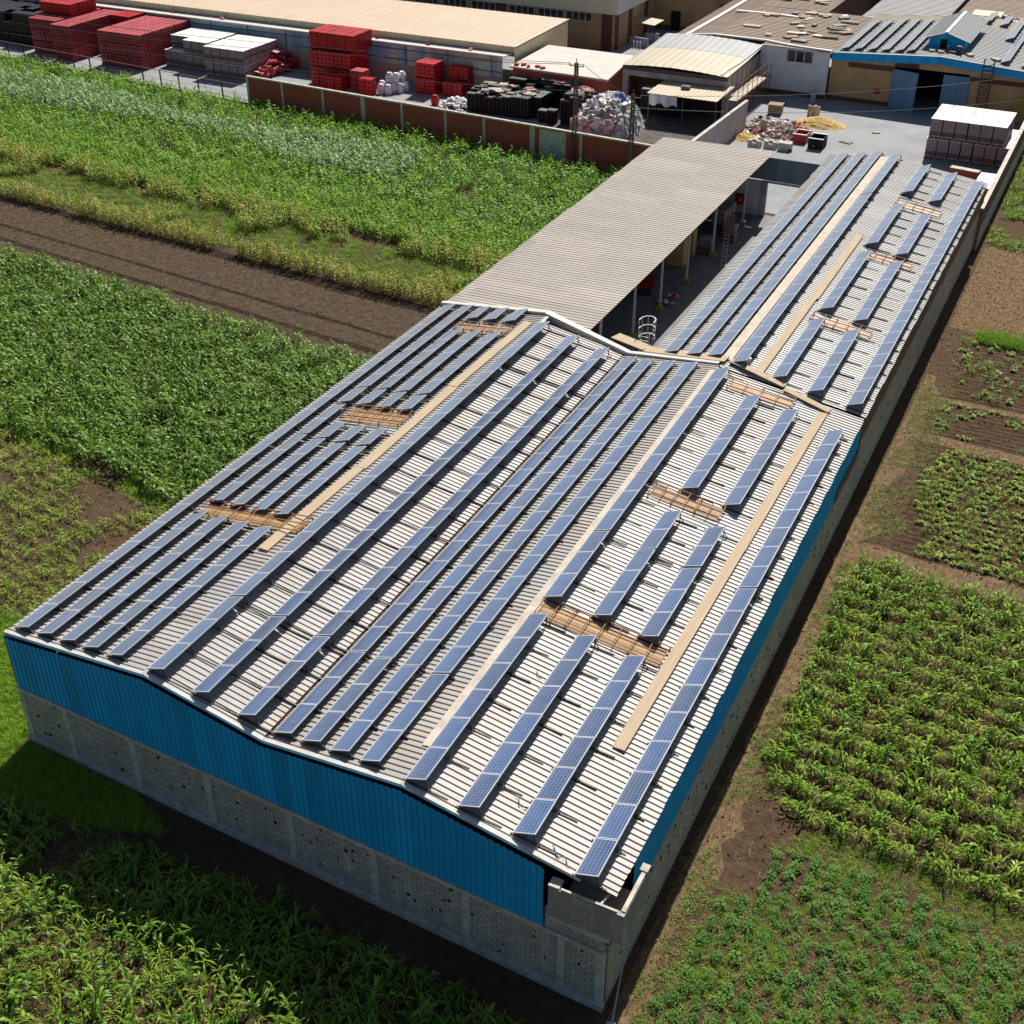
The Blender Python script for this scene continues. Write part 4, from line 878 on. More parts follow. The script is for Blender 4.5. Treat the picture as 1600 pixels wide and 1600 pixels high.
pole(-13.2, 96.2, 11.2, 'tall lattice utility pole with crossarm in front of the brick wall', (10.85,))
pole(-6.0, 95.0, 9.0, 'shorter rusty lattice pole beside the canopy corner', (8.7, 7.4))
def cable(p, q, sag, lab, r=.028):
    m = MB(); n = 18; pr = None
    for i in range(n+1):
        t = i/n; c = (lerp(p[0], q[0], t), lerp(p[1], q[1], t), lerp(p[2], q[2], t)-4*sag*t*(1-t))
        if pr: m.tube(pr, c, r, n=4, cap=False)
        pr = c
    tag(obj('power_cable', m, 'wire'), lab, 'cable')
cable((-13.9, 96.2, 11.1), (-118, 97.5, 8.6), 1.3, 'upper power cable sagging left from the tall pole over the fence')
cable((-12.4, 96.2, 11.1), (-118, 97.0, 7.4), 1.5, 'middle power cable sagging left from the tall pole')
cable((-6.8, 95.0, 9.0), (-118, 96.4, 6.4), 1.6, 'lowest power cable sagging left along the brick wall')
cable((-5.2, 95.0, 9.0), (30, 133, 6.6), .9, 'upper power cable from the shorter pole across the yard to the blue building')
cable((-5.2, 95.0, 7.7), (30, 131, 4.2), 1.0, 'lower power cable from the shorter pole across the yard')
cable((-12.4, 96.2, 11.1), (-6.8, 95.0, 9.0), .2, 'short cable linking the two lattice poles')

# ------------------------------------------------------------------ stacked goods in the yard
def load(n, m, lay, sx, sy, sz, gap, jit=.012, seed=0, pallet=True, ins=.05, gz=None):
    gz = gap if gz is None else gz
    """n x m pieces in lay layers, with shadow gaps"""
    r = random.Random(seed); b = MB(); z0 = .14 if pallet else 0; dz = (sz-z0)/lay
    for k in range(lay):
        for i in range(n):
            for j in range(m):
                x = -sx/2 + i*sx/n; y = -sy/2 + j*sy/m; a, c = r.uniform(-jit, jit), r.uniform(-jit, jit)
                b.box(x+gap+a, x+sx/n-gap+a, y+gap+c, y+sy/m-gap+c, z0+k*dz+gz*.6, z0+(k+1)*dz-gz*.4)
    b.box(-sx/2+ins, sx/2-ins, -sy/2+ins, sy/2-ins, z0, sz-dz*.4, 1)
    if pallet:
        for i in range(3): b.box(-sx/2+i*(sx-.12)/2, -sx/2+i*(sx-.12)/2+.12, -sy/2, sy/2, 0, z0)
    return b
_n = [0]
def stack(name, mesh_of, x0, x1, y0, y1, nx, ny, nz, zh, mats, label, cat, group, only_front=True, jit=.03, z_base=.012, skip=0.0):
    """a block of equal loads: each load is a thing; loads wholly hidden inside are left out"""
    dx, dy = (x1-x0)/nx, (y1-y0)/ny; first = mesh_of(dx-.05, dy-.05, zh)
    for i in range(nx):
        for j in range(ny):
            for k in range(nz):
                if 0 < i < nx-1 and 0 < j < ny-1 and k < nz-1: continue
                if i == 0 and 0 < j and k < nz-1 and nx > 1: continue
                if j == ny-1 and 0 < i < nx-1 and k < nz-1: continue
                if k == nz-1 and random.random() < skip: continue
                copy_tree(first, (x0+(i+.5)*dx+random.uniform(-jit, jit), y0+(j+.5)*dy+random.uniform(-jit, jit), z_base+k*zh), random.uniform(-.012, .012), label, group)
    for o in list(first.children): bpy.data.objects.remove(o)
    bpy.data.objects.remove(first)
def crate_load(mat, n=2, m=2, lay=4):
    def f(sx, sy, sz):
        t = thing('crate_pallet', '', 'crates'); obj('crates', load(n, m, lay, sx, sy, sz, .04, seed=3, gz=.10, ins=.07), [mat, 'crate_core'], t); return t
    return f
def carton_load(cover, lay=7):
    def f(sx, sy, sz):
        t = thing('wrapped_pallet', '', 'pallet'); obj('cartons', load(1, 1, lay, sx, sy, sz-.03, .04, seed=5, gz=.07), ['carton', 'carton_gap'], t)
        if cover:
            c = MB(); c.box(-sx/2-.01, sx/2+.01, -sy/2-.01, sy/2+.01, sz-.045, sz-.008); obj('cover_sheet', c, 'sheet_white', t)
        return t
    return f
G1 = 'red crate pallets in the big dusty stacks'
stack('crate_pallet', crate_load('red_dusty'), -92, -84.2, 107.1, 119.3, 6, 8, 3, 1.57, None, 'pallet of dusty red crates in the wide stack beside the white pallets', 'crates', 'dusty red crates in the wide stack')
stack('crate_pallet', crate_load('red_dusty'), -99.9, -96.4, 106.3, 117.6, 3, 8, 3, 1.62, None, 'pallet of dusty red crates in the narrow second stack from the left', 'crates', 'dusty red crates in the narrow stack')
stack('crate_pallet', crate_load('red_dusty'), -105.9, -100.5, 108.2, 119.4, 4, 8, 3, 1.62, None, 'pallet of dusty red crates in the leftmost stack by the black crates', 'crates', 'dusty red crates in the leftmost stack')
stack('crate_pallet', crate_load('red'), -106.6, -100.6, 111.5, 117, 4, 3, 1, 1.6, None, 'bright red crate pallet topping the leftmost dusty stack', 'crates', 'bright red crates on the leftmost stack', z_base=4.88)
stack('crate_pallet', crate_load('red'), -96.2, -92.4, 114.5, 121.5, 3, 5, 3, 1.66, None, 'bright red crate pallet behind the narrow dusty stack', 'crates', 'bright red crates behind the narrow stack', skip=.1)
stack('crate_pallet', crate_load('black_plastic'), -121, -107.6, 110.9, 118.5, 9, 5, 3, 1.5, None, 'black crate pallet in the dark block at the far left edge', 'crates', 'black crates at the far left', skip=.2)
stack('crate_pallet', crate_load('red'), -59.7, -53.2, 112.3, 117, 5, 4, 2, 2.18, None, 'bright red crate pallet low in the tallest red stack', 'crates', 'bright red crates low in the tallest stack')
stack('crate_pallet', crate_load('red', 3, 2, 6), -60, -52.9, 113.0, 117.8, 5, 3, 1, 2.2, None, 'bright red crate pallet on top of the tallest red stack', 'crates', 'bright red crates topping the tallest stack', z_base=4.4)
stack('crate_pallet', crate_load('red'), -57.8, -53.2, 109.9, 111.4, 4, 1, 1, 1.9, None, 'bright red crate pallet in the low row before the tallest stack', 'crates', 'bright red crates before the tallest stack')
stack('crate_pallet', crate_load('red_dusty'), -52.6, -50.6, 111.2, 113.0, 2, 1, 2, 1.35, None, 'dusty red crate pallet right of the tallest red stack', 'crates', 'dusty crates right of the tallest stack')
stack('crate_pallet', crate_load('red'), -50.4, -48.5, 109.9, 111.2, 2, 1, 1, 2.2, None, 'red crate pallet just left of the upright white sacks', 'crates', 'red crates left of the white sacks')
stack('crate_pallet', crate_load('red'), -44.4, -41.4, 114.2, 117, 2, 2, 2, 2.0, None, 'red crate pallet in the square stack by the corrugated wall', 'crates', 'red crates by the corrugated wall')
stack('crate_pallet', crate_load('red'), -40.6, -37.6, 114.6, 118, 2, 2, 2, 1.7, None, 'red crate pallet in the shorter right stack by the corrugated wall', 'crates', 'red crates in the shorter right stack', skip=.25)
stack('wrapped_pallet', carton_load(True), -79.6, -75.2, 110.4, 117.4, 3, 5, 2, 1.97, None, 'white topped wrapped pallet in the left white block', 'pallet', 'white topped pallets in the left block')
stack('wrapped_pallet', carton_load(True), -83.3, -79.7, 110.6, 117.6, 3, 5, 1, 2.2, None, 'low white topped pallet beside the wide red stack', 'pallet', 'low white topped pallets beside red crates')
stack('wrapped_pallet', carton_load(True), -83.2, -79.7, 112.2, 117.6, 3, 4, 1, 1.7, None, 'upper white topped pallet beside the wide red stack', 'pallet', 'upper white topped pallets beside red crates', z_base=2.22)
stack('wrapped_pallet', carton_load(True), -74.7, -67.9, 108.8, 116.5, 5, 5, 2, 1.97, None, 'white topped wrapped pallet in the right white block', 'pallet', 'white topped pallets in the right block')
stack('wrapped_pallet', carton_load(True, 9), 21.4, 29.7, 116.7, 123.3, 6, 4, 1, 2.2, None, 'upper wrapped brick pallet in the yard stack before the blue building', 'pallet', 'upper brick pallets before the blue building', z_base=2.3)
stack('wrapped_pallet', carton_load(True, 9), 21.3, 30.4, 116.7, 124.5, 7, 5, 1, 2.27, None, 'lower wrapped brick pallet in the yard stack before the blue building', 'pallet', 'lower brick pallets before the blue building')
stack('wrapped_pallet', carton_load(True, 5), 28.5, 30.6, 105.3, 110.6, 1, 4, 1, 1.2, None, 'low white topped pallet by the perimeter wall behind the rear roof', 'pallet', 'low white pallets by the perimeter wall')
lw = thing('low_brick_wall', 'short L shaped brick wall with pale top behind the rear warehouse', 'wall', (27, 109.5, 0))
obj('wall_body', MB().wall((25.3, 110.7), (28.4, 110.2), 0, 1.3, .8), 'brick', lw); obj('cap', MB().wall((25.3, 110.7), (28.4, 110.2), 1.303, 1.36, .86), 'cap', lw)
# black plastic pallet columns
def pallet_column(lay, seed):
    t = thing('pallet_column', '', 'pallets'); r = random.Random(seed); b = MB()
    for k in range(lay-1):
        a, c = r.uniform(-.03, .03), r.uniform(-.03, .03); b.box(-.58+a, .58+a, -.48+c, .48+c, k*.16, k*.16+.045)
        for x in (-.52, -.05, .42): b.box(x+a, x+.12+a, -.46+c, .46+c, k*.16+.045, k*.16+.158)
    obj('pallets', b, 'black_plastic', t)
    z = (lay-1)*.16; q = MB()
    for j in range(5): q.box(-.58, .58, -.48+j*.2, -.32+j*.2, z, z+.05)
    q.box(-.52, .52, -.44, .44, z-.1, z-.002); obj('top_pallet', q, 'pallet_top', t); return t
def pallets(x0, x1, y0, y1, lay, label, group, rot=0.0, keep=.96):
    a = [pallet_column(lay+d, 7+d) for d in (-2, -1, 0, 1)]; y = y0
    while y < y1:
        x = x0
        while x < x1:
            if random.random() < keep: copy_tree(random.choice(a), (x+random.uniform(-.08, .08), y+random.uniform(-.06, .06), .012), rot+random.gauss(0, .05), label, group)
            x += 1.24
        y += 1.05
    for t in a:
        for o in list(t.children): bpy.data.objects.remove(o)
        bpy.data.objects.remove(t)
pallets(-33.6, -24.8, 110.2, 114.6, 16, 'column of black plastic pallets in the front block by the brick wall', 'black pallets in the front block')
pallets(-30.2, -21.0, 115.2, 118.2, 21, 'column of black plastic pallets in the back block by the whitewashed roof', 'black pallets in the back block')
pallets(-20.8, -18.4, 110.4, 114.6, 21, 'tall column of black plastic pallets beside the plastic scrap heap', 'black pallets beside the scrap heap')
pallets(-23.6, -22.0, 110.0, 110.9, 11, 'low column of black plastic pallets between the pallet blocks', 'low black pallets between the blocks')
pallets(-13.6, -9.4, 119.2, 120.8, 22, 'column of black pallets in the shade under the lean-to roof', 'black pallets under the lean-to')
for i in range(44):
    bx, by2, bz2 = random.choice(((random.uniform(-33.5, -25), random.uniform(110.2, 114.5), 2.7), (random.uniform(-30, -21.2), random.uniform(115.2, 118), 3.5), (random.uniform(-20.6, -18.6), random.uniform(110.5, 114.5), 3.5)))
    tag(obj('loose_pallet', MB().rbox((bx, by2, bz2+.05), (1.1, .9, .1), random.uniform(-.6, .6), random.uniform(-.12, .12), random.uniform(-.12, .12)), random.choice(['pallet_top', 'pallet_top', 'pallet_top', 'debris', 'black_plastic', 'red_dusty'])), 'loose pallet lying askew on top of the black pallet blocks', 'pallet', 'loose pallets on the black blocks')
# heaps
def heap(x, y, rx, ry, h, seed, n=26, rough=.25, flat=1.6):
    r = np.random.default_rng(seed); m = MB(); V = {}
    for i in range(n+1):
        for j in range(n+1):
            u, v = 2*i/n-1, 2*j/n-1; d = math.hypot(u, v)
            z = max(0, 1-min(1, d)**flat)*h; z = z*(1+r.normal(0, rough)*.6) + (r.normal(0, rough*.3) if d < .95 else 0)
            V[i, j] = (x+u*rx*(1+r.normal(0, .02)), y+v*ry*(1+r.normal(0, .02)), max(z, 0)+.006)
    for i in range(n):
        for j in range(n):
            if math.hypot(2*(i+.5)/n-1, 2*(j+.5)/n-1) < 1: m.face([V[i, j], V[i+1, j], V[i+1, j+1], V[i, j+1]])
    return m
sh = thing('scrap_heap', 'heap of mixed plastic scrap spilling over a brown container beside the poles', 'scrap heap', (-15, 110, 0))
obj('container', MB().box(-17.9, -12.6, 105.2, 112, 0, 2.3), 'cardboard', sh)
obj('scrap', heap(-15.0, 110.3, 4.0, 6.4, 3.9, 4, 30, .09, 3.2), 'scrap', sh)
m = MB()
for i in range(240):
    u, v = random.gauss(0, .45), random.gauss(0, .45); z = 3.9*max(0, 1-math.hypot(u, v)**3.2)+.12
    m.rbox((-15+u*4.0, 110.0+v*6.2, z), (random.uniform(.3, .9), random.uniform(.3, .8), random.uniform(.04, .2)), random.uniform(0, 3), random.uniform(-.6, .6), random.uniform(-.6, .6), random.choice([0, 0, 0, 1, 2]))
o = obj('loose_sheet', m, ['bag', 'scrap', 'debris'], sh); o['kind'] = 'stuff'
obj('blue_sheet', heap(-13.8, 110.6, 1.3, 1.0, 4.35, 9, 10, .06, 5), 'blue_bag', sh)
m = MB()
for i in range(26):
    m.rbox((random.uniform(-17.9, -12.4), 105.0, random.uniform(.5, 2.5)), (random.uniform(.4, .9), .12, random.uniform(.5, 1.2)), 0, random.uniform(-.3, .3), random.uniform(-.2, .2), random.choice([0, 1]))
o = obj('hanging_plastic', m, ['bag', 'scrap'], sh); o['kind'] = 'stuff'
def sack(seed, sx, sy, sz):
    r = random.Random(seed); m = MB(); n = 8; L = 5; rings = []
    for k in range(L+1):
        t = k/L; w = (.80+.22*math.sin(PI*min(1, t*1.15))) if k < L else .55
        rings.append([(sx/2*w*max(-1, min(1, 1.35*math.cos(2*PI*i/n+.39)))*r.uniform(.93, 1.05), sy/2*w*max(-1, min(1, 1.35*math.sin(2*PI*i/n+.39)))*r.uniform(.93, 1.05), sz*t+r.uniform(-.02, .02)) for i in range(n)])
    for a, b in zip(rings[:-1], rings[1:]):
        for i in range(n): j = (i+1) % n; m.face([a[i], a[j], b[j], b[i]])
    m.face(rings[-1]); return m
sm = [sack(i, 1.0, 1.0, 1.25).mesh('bulk_bag', smooth=True) for i in range(3)]
for me in sm: me.materials.append(M['bag'])
for x, y, z in ((-48.2, 111.9, 0), (-47.2, 112.0, 0), (-48.1, 113.0, 0), (-47.1, 113.1, 0), (-46.2, 113.4, 0), (-47.9, 113.9, 0), (-46.9, 114.2, 0), (-47.8, 113.4, 1.2), (-46.9, 113.6, 1.2), (-46.0, 114.4, 0), (-46.6, 114.6, 1.2), (-49.0, 113.4, 0)):
    o = bpy.data.objects.new('bulk_bag', random.choice(sm)); COL.objects.link(o); o.location = (x, y, z+.012); o.rotation_euler = (0, 0, random.uniform(-.3, .3)); tag(o, 'upright white bulk bag standing between the red crate stacks', 'bag', 'white bulk bags between the red stacks')
ss = [sack(10+i, .75, .45, .28).mesh('sack', smooth=True) for i in range(3)]
for me in ss: me.materials.append(M['bag'])
for i in range(110):
    u, v = random.gauss(0, .42), random.gauss(0, .42); x, y = -36.2+u*2.4, 110.8+v*1.9; z = max(0, 1.15*(1-math.hypot(u, v)**1.5))
    o = bpy.data.objects.new('sack', random.choice(ss)); COL.objects.link(o); o.location = (x, y, z*random.uniform(.3, 1)+.012); o.rotation_euler = (random.uniform(-.5, .5), random.uniform(-.5, .5), random.uniform(0, 6)); tag(o, 'small white sack in the loose pile left of the black pallets', 'sack', 'white sacks in the loose pile')
for x, y, lab in ((-39.2, 110.4, 'red woven sack at the left end of the white sack pile'), (-2.4, 116.0, 'white bulk bag alone in the shade below the lean-to')):
    o = bpy.data.objects.new('bulk_bag', sm[0].copy()); o.data.materials[0] = M['redpaint' if x < -10 else 'bag']; COL.objects.link(o); o.location = (x, y, .012); tag(o, lab, 'bag')
rp = thing('crate_heap', 'messy heap of toppled red crates under faded pink sheets', 'crate heap', (-70, 116, 0)); m = MB()
for i in range(460):
    x = random.uniform(-74.5, -65.6); y = 110.8+random.random()*9+(-.75)*(x+66)*.35
    z = random.random()*(.9+2.3*math.exp(-((x+70)/3.2)**2-((y-116)/3.5)**2)); m.rbox((x, y, z+.2), (.6, .45, .32), random.uniform(0, 3), random.uniform(-.35, .35), random.uniform(-.35, .35))
o = obj('crates', m, 'red_dusty', rp); o['kind'] = 'stuff'; m = MB()
for x, y, z, a, b in ((-71.0, 117.2, 3.2, 2.2, 1.8), (-69.3, 116.4, 3.1, 1.6, 1.7), (-72.3, 116.0, 2.9, 1.5, 1.4), (-67.6, 115.6, 2.7, 1.5, 1.2), (-70.4, 115.3, 2.9, 1.5, 1.3), (-67.0, 110.7, .9, 1.6, .8)): m.rbox((x, y, z), (a, b, .06), random.uniform(-.4, .4), random.uniform(-.2, .2), random.uniform(-.2, .1))
obj('pink_sheet', m, 'pink', rp)

# ------------------------------------------------------------------ long shed behind the crates
LS = thing('long_shed', 'long low shed with cream ribbed roof behind the crate yard', 'shed', (-70, 128, 0))
def slope_y(x0, x1, y0, z0, y1, z1, pitch=.9, h=.05):
    m = MB(); n = int((x1-x0)/pitch); pr = None
    for i in range(n):
        for f, dz in ((0, 0), (.80, 0), (.86, h), (.94, h)):
            x = x0+(i+f)*(x1-x0)/n; cur = ((x, y0, z0+dz), (x, y1, z1+dz))
            if pr: m.face([pr[0], cur[0], cur[1], pr[1]])
            pr = cur
    m.face([pr[0], (x1, y0, z0), (x1, y1, z1), pr[1]]); return m
obj('roof_sheet', slope_y(-140, -32.3, 119.8, 5.95, 136.5, 6.25), 'roof_cream', LS)
obj('fascia', clad_wall([(-140, 119.9, 5.94), (-32.5, 119.9, 5.94)], 5.2), 'fascia', LS)
obj('ledge', MB().box(-140, -33, 117.9, 119.84, 4.95, 5.1), 'white_slab', LS)
obj('upper_wall', clad_wall([(-140, 118.25, 4.94), (-33.4, 118.1, 4.94)], 2.3), 'old_clad', LS)
obj('lower_wall', MB().wall((-140, 118.4), (-33.4, 118.3), 0, 2.3, .2), 'pink_block', LS)
m = MB()
for z in (3.0, 4.3): m.bar((-140, 118.1, z), (-33.4, 117.95, z), .07)
for i in range(17): x = -139+i*6.5; m.bar((x, 118.05, 2.3), (x, 118.05, 4.9), .08)
o = obj('wall_frame', m, 'steel_dark', LS); o['kind'] = 'stuff'
obj('gable_wall', clad_wall([(-32.55, 119.9, 5.85), (-32.55, 136.4, 6.15)], 0), 'fascia', LS)
obj('rafter_end', MB().bar((-32.4, 120, 5.86), (-32.4, 136.4, 6.16), .12, .16), 'steel_dark', LS)
for i, (x, y) in enumerate(((-79, 119), (-62, 118.8), (-53, 119.1), (-45, 119.0), (-88, 119.2), (-38.5, 118.9))):
    tag(obj('red_rag', heap(x, y, .5, .35, .35, i, 6, .3).v and MB().rbox((x, y, 5.2), (.7, .4, .2), i, .2), 'redpaint'), 'scrap of red cloth lying on the ledge of the long shed', 'cloth', 'red cloth scraps on the shed ledge')
SB = thing('flat_building', 'low flat building with whitewashed roof slab between pallets and tan factory', 'building', (-24, 122, 0))
obj('roof', MB().prism([(-31.5, 116.4), (-17.6, 115.8), (-19.2, 128.6), (-31.9, 128.8)], 4.2, 4.42), 'white_slab', SB)
obj('wall', MB().prism([(-31.2, 116.7), (-17.9, 116.1), (-19.5, 128.3), (-31.6, 128.5)], 0, 4.19), 'brick', SB)
for i, x in enumerate((-30.8, -30.0, -29.1, -28.0, -27.1)): tag(obj('red_crate', MB().rbox((x, 117+.4*(i % 2), 4.55), (.6, .4, .26), i), 'red'), 'loose red crate on the edge of the whitewashed roof', 'crate', 'loose red crates on the whitewashed roof')
# ------------------------------------------------------------------ tan factory
TF = thing('factory', 'large tan factory with brown columns, window band and pale overhanging fascia', 'building', (-50, 160, 0))
obj('wall', MB().box(-130, -29.9, 147, 200, 0, 5.2), 'plaster_tan', TF)
obj('fascia', MB().box(-131, -29.2, 146.3, 200.5, 5.203, 9.4), 'fascia', TF)
obj('fascia_side', MB().wall((-29.17, 146.3), (-29.17, 200.5), 5.21, 9.39, .04), 'sheet_white', TF)
for x in (-31.0, -48.5, -66, -84): obj('column', MB().box(x-.8, x+.8, 146.85, 147.2, 0, 5.19), 'plaster_brown', TF)
for y in (148, 153.2, 159.6, 166): obj('column', MB().box(-30.05, -29.75, y-.6, y+.6, 0, 5.19), 'plaster_brown', TF)
for x0 in (-37.6, -42.2, -47.0, -53.5, -58.5, -63.5):
    w = obj('window', MB().box(x0, x0+4.2, 146.93, 147.02, 3.85, 4.95), 'glass', TF); g = MB()
    for i in range(5): g.box(x0+i*1.03, x0+i*1.03+.1, 146.86, 146.925, 3.85, 4.95)
    g.box(x0, x0+4.22, 146.85, 146.93, 3.78, 3.85).box(x0, x0+4.22, 146.85, 146.93, 4.95, 5.02)
    obj('frame', g, 'post', w)
AW = thing('awning', 'small yellow awning on the side of the tan factory', 'awning', (-28.4, 156, 2.5))
obj('sheet', MB().hexa([(-29.7, 154.2, 2.75), (-26.4, 154.4, 2.45), (-26.4, 158.5, 2.45), (-29.7, 158.2, 2.75)], [(-29.7, 154.2, 2.83), (-26.4, 154.4, 2.53), (-26.4, 158.5, 2.53), (-29.7, 158.2, 2.83)]), 'roof_straw', AW)
obj('leg', MB().bar((-26.5, 154.6, 0), (-26.5, 154.6, 2.44), .08), 'steel_dark', AW); obj('leg', MB().bar((-26.5, 158.3, 0), (-26.5, 158.3, 2.44), .08), 'steel_dark', AW)
AX = thing('annex', 'tan plaster annex with dark doorway at the end of the alley', 'building', (-25, 176, 0))
obj('wall', MB().box(-30, -20.2, 163.6, 200, 0, 5.6), 'plaster_tan', AX); obj('roof', MB().box(-30.2, -20, 163.4, 200, 5.603, 5.75), 'white_slab', AX)
obj('door', MB().box(-27.2, -25.6, 163.54, 163.6, 0, 2.9), 'dark', AX); obj('skirting', MB().box(-30, -27.3, 163.52, 163.6, 0, .7).box(-25.5, -20.3, 163.52, 163.6, 0, .7), 'plaster_brown', AX)
obj('window', MB().box(-20.2, -20.12, 166, 167.4, 2.6, 3.8), 'glass', AX)
for a, b, m_, lab in (((-29.2, 151.7), (-26.0, 151.1), 'barrel', 'low pale blue wall in the alley by the factory'), ((-28.0, 154.9), (-25.8, 155.0), 'plaster_lilac', 'low lilac grey wall beneath the yellow awning')):
    tag(obj('low_wall', MB().wall(a, b, 0, 1.3, .2), m_), lab, 'wall')
for i in range(3): tag(obj('bollard', MB().tube((-27.9+.5*i, 150.2, 0), (-27.9+.5*i, 150.2, 1.0), .1), 'sheet_white'), 'short white bollard in the alley beside the factory corner', 'bollard', 'white bollards in the alley')
# ------------------------------------------------------------------ straw roofed shed with lean-to
ST = thing('straw_shed', 'shed with straw coloured curved roof behind the scrap heap', 'shed', (-11, 128, 0))
m = MB(); xs = [-18.0, -14.8, -11.4, -7.8, -4.1]; zs = [4.95, 5.2, 5.3, 5.2, 4.95]
def arch(y0, y1, dz=0.0, t=0, dz1=None):
    dz1 = dz if dz1 is None else dz1
    m = MB(); n = 28; pr = None
    for i in range(n+1):
        x = lerp(-18, -4.1, i/n); z = float(np.interp(x, xs, zs))+(.03 if i % 2 else 0); cur = ((x, y0, z+dz), (x+t, y1, z+dz1))
        if pr: m.face([pr[0], cur[0], cur[1], pr[1]])
        pr = cur
    return m
obj('roof_sheet', arch(121.4, 130.2, 0, 0, .33), 'roof_straw', ST); obj('roof_sheet', arch(130.21, 137.35, .35, -.2, .66), 'roof_grey', ST)
obj('fascia', MB().box(-18, -4.1, 121.45, 121.6, 4.45, 4.92), 'steel_dark', ST)
obj('beam', MB().box(-17.6, -4.3, 121.7, 121.95, 3.7, 4.4), 'plaster_lilac', ST)
obj('pillar', MB().box(-18.0, -17.3, 121.62, 122.3, 0, 4.44), 'concrete', ST); obj('pillar', MB().box(-4.6, -4.12, 121.62, 122.1, 0, 4.44), 'concrete', ST)
obj('side_wall', MB().wall((-4.35, 122.2), (-4.6, 137.2), 0, 4.75, .2), 'plaster_lilac', ST); obj('side_wall', MB().wall((-17.75, 122.4), (-18.0, 137.2), 0, 4.75, .2), 'brick', ST)
obj('rear_wall', MB().wall((-17.6, 126), (-4.6, 126), 0, 4.7, .2), 'brick_dark', ST)
hp = MB(); P = [(-5.0, 121.8, 5.08), (-4.9, 124, 5.2), (-4.6, 127, 5.3), (-4.5, 131, 5.45), (-4.4, 136.5, 5.7)]
for a, b in zip(P[:-1], P[1:]): hp.tube(a, b, .12, n=6)
tag(obj('white_pipe', hp, 'sheet_white'), 'white pipe lying along the right edge of the straw roof', 'pipe')
LT = thing('lean_to', 'cream corrugated lean-to with a white sheet hanging from it', 'lean-to', (-8, 119, 0))
obj('roof_sheet', slope_y(-12.4, -3.4, 115.9, 3.45, 122.6, 3.65, .5, .05), 'roof_cream', LT)
m = MB(); n = 14
for i in range(n):
    for j in range(4):
        f = lambda a, b: (-12.1+a*.26, 115.85+.10*math.sin(a*1.3)+.05*b, 3.42-b*(.32+.05*math.sin(a*.9)))
        m.face([f(i, j), f(i+1, j), f(i+1, j+1), f(i, j+1)])
obj('hanging_sheet', m, 'bag', LT)
for x in (-12.2, -7.8, -3.6): obj('post', MB().box(x-.08, x+.08, 116.1, 116.26, 0, 3.42), 'steel_dark', LT)
tag(obj('black_crate', MB().rbox((-8.6, 119.2, 3.78), (1.1, .7, .3), .1).rbox((-8.6, 119.2, 3.95), (.9, .5, .06), .1), 'pallet_top'), 'black crate lying on the cream lean-to roof', 'crate')
SF = thing('scaffold', 'pipe scaffold with plank deck along the side of the straw shed', 'scaffold', (-2.4, 127, 0)); m = MB()
for i in range(8):
    y = 120.2+i*1.95
    for x in (-3.7, -2.2): m.tube((x, y, 0), (x, y, 5.4 if x < -3 else 4.8), .04, n=5)
    m.tube((-3.8, y, 2.6), (-2.1, y, 2.6), .035, n=5)
    if i < 7: m.tube((-2.2, y, .3), (-2.2, y+1.95, 2.5), .03, n=5)
for z in (2.6, 3.6, 4.6): m.tube((-2.2, 120, z), (-2.2, 134, z), .035, n=5)
obj('pipe_frame', m, 'steel_rust', SF); obj('plank_deck', MB().box(-3.7, -2.25, 120, 134, 2.64, 2.7), 'debris', SF)
# ------------------------------------------------------------------ rusty roofed hall with white end wall
RH = thing('rusty_hall', 'hall with rusty debris strewn roof and white end wall', 'building', (-5, 150, 0))
obj('roof_sheet', ribbed(lambda y: -17.2, 5.4, lambda y: -11.5, 6.0, 137.3, 192, shear=0, pitch=.8, h=.06), 'roof_rust', RH)
obj('roof_sheet', ribbed(lambda y: 5.0, 5.95, lambda y: -11.48, 6.05, 137.3, 158, shear=0, pitch=.8, h=.06), 'roof_rust', RH)
obj('roof_sheet', ribbed(lambda y: 5.0, 5.95, lambda y: -4.2, 5.98, 135.4, 137.29, shear=0, pitch=.8, h=.06), 'roof_rust', RH)
obj('roof_sheet', ribbed(lambda y: -1.6, 5.9, lambda y: -11.48, 6.0, 158.01, 192, shear=0, pitch=.8, h=.06), 'roof_rust', RH)
obj('end_wall', MB().box(-4.3, 4.8, 135.5, 135.75, 0, 5.85), 'plaster_white', RH)
obj('side_wall', MB().box(-17.0, -16.8, 137.4, 192, 0, 5.3).box(-1.9, -1.7, 158.1, 192, 0, 5.8), 'plaster_brown', RH)
obj('skirting', MB().box(-4.3, 4.8, 135.42, 135.498, 0, .55), 'plaster_brown', RH)
w = obj('window', MB().box(-.65, 2.6, 135.42, 135.49, 4.3, 5.65), 'glass', RH)
obj('frame', MB().box(.38, .5, 135.34, 135.415, 4.3, 5.65).box(1.5, 1.62, 135.34, 135.415, 4.3, 5.65).box(-.72, -.65, 135.34, 135.49, 4.25, 5.7).box(2.6, 2.67, 135.34, 135.49, 4.25, 5.7), 'post', w)
def curb(P, w, h, label, mat='sheet_white'):
    m = MB()
    for a, b in zip(P[:-1], P[1:]): m.bar(a, b, w, h)
    tag(obj('roof_curb', m, mat), label, 'roof trim')
curb([(-15.2, 137.0, 5.72), (-15.0, 148, 5.74), (-14.9, 163, 5.76), (-15, 190, 5.78)], .5, .25, 'white gutter edge running back along the rusty roof')
curb([(-15.0, 137.2, 5.75), (-11.5, 137.5, 6.12), (-4.3, 137.4, 6.1), (-.5, 136.2, 6.08), (5, 135.6, 6.05)], .35, .2, 'white crossing trim at the front edge of the rusty roof')
curb([(-13.6, 153.5, 6.0), (-8, 153.2, 6.1), (-2.2, 152.7, 6.06)], .5, .2, 'white trim across the middle of the rusty roof')
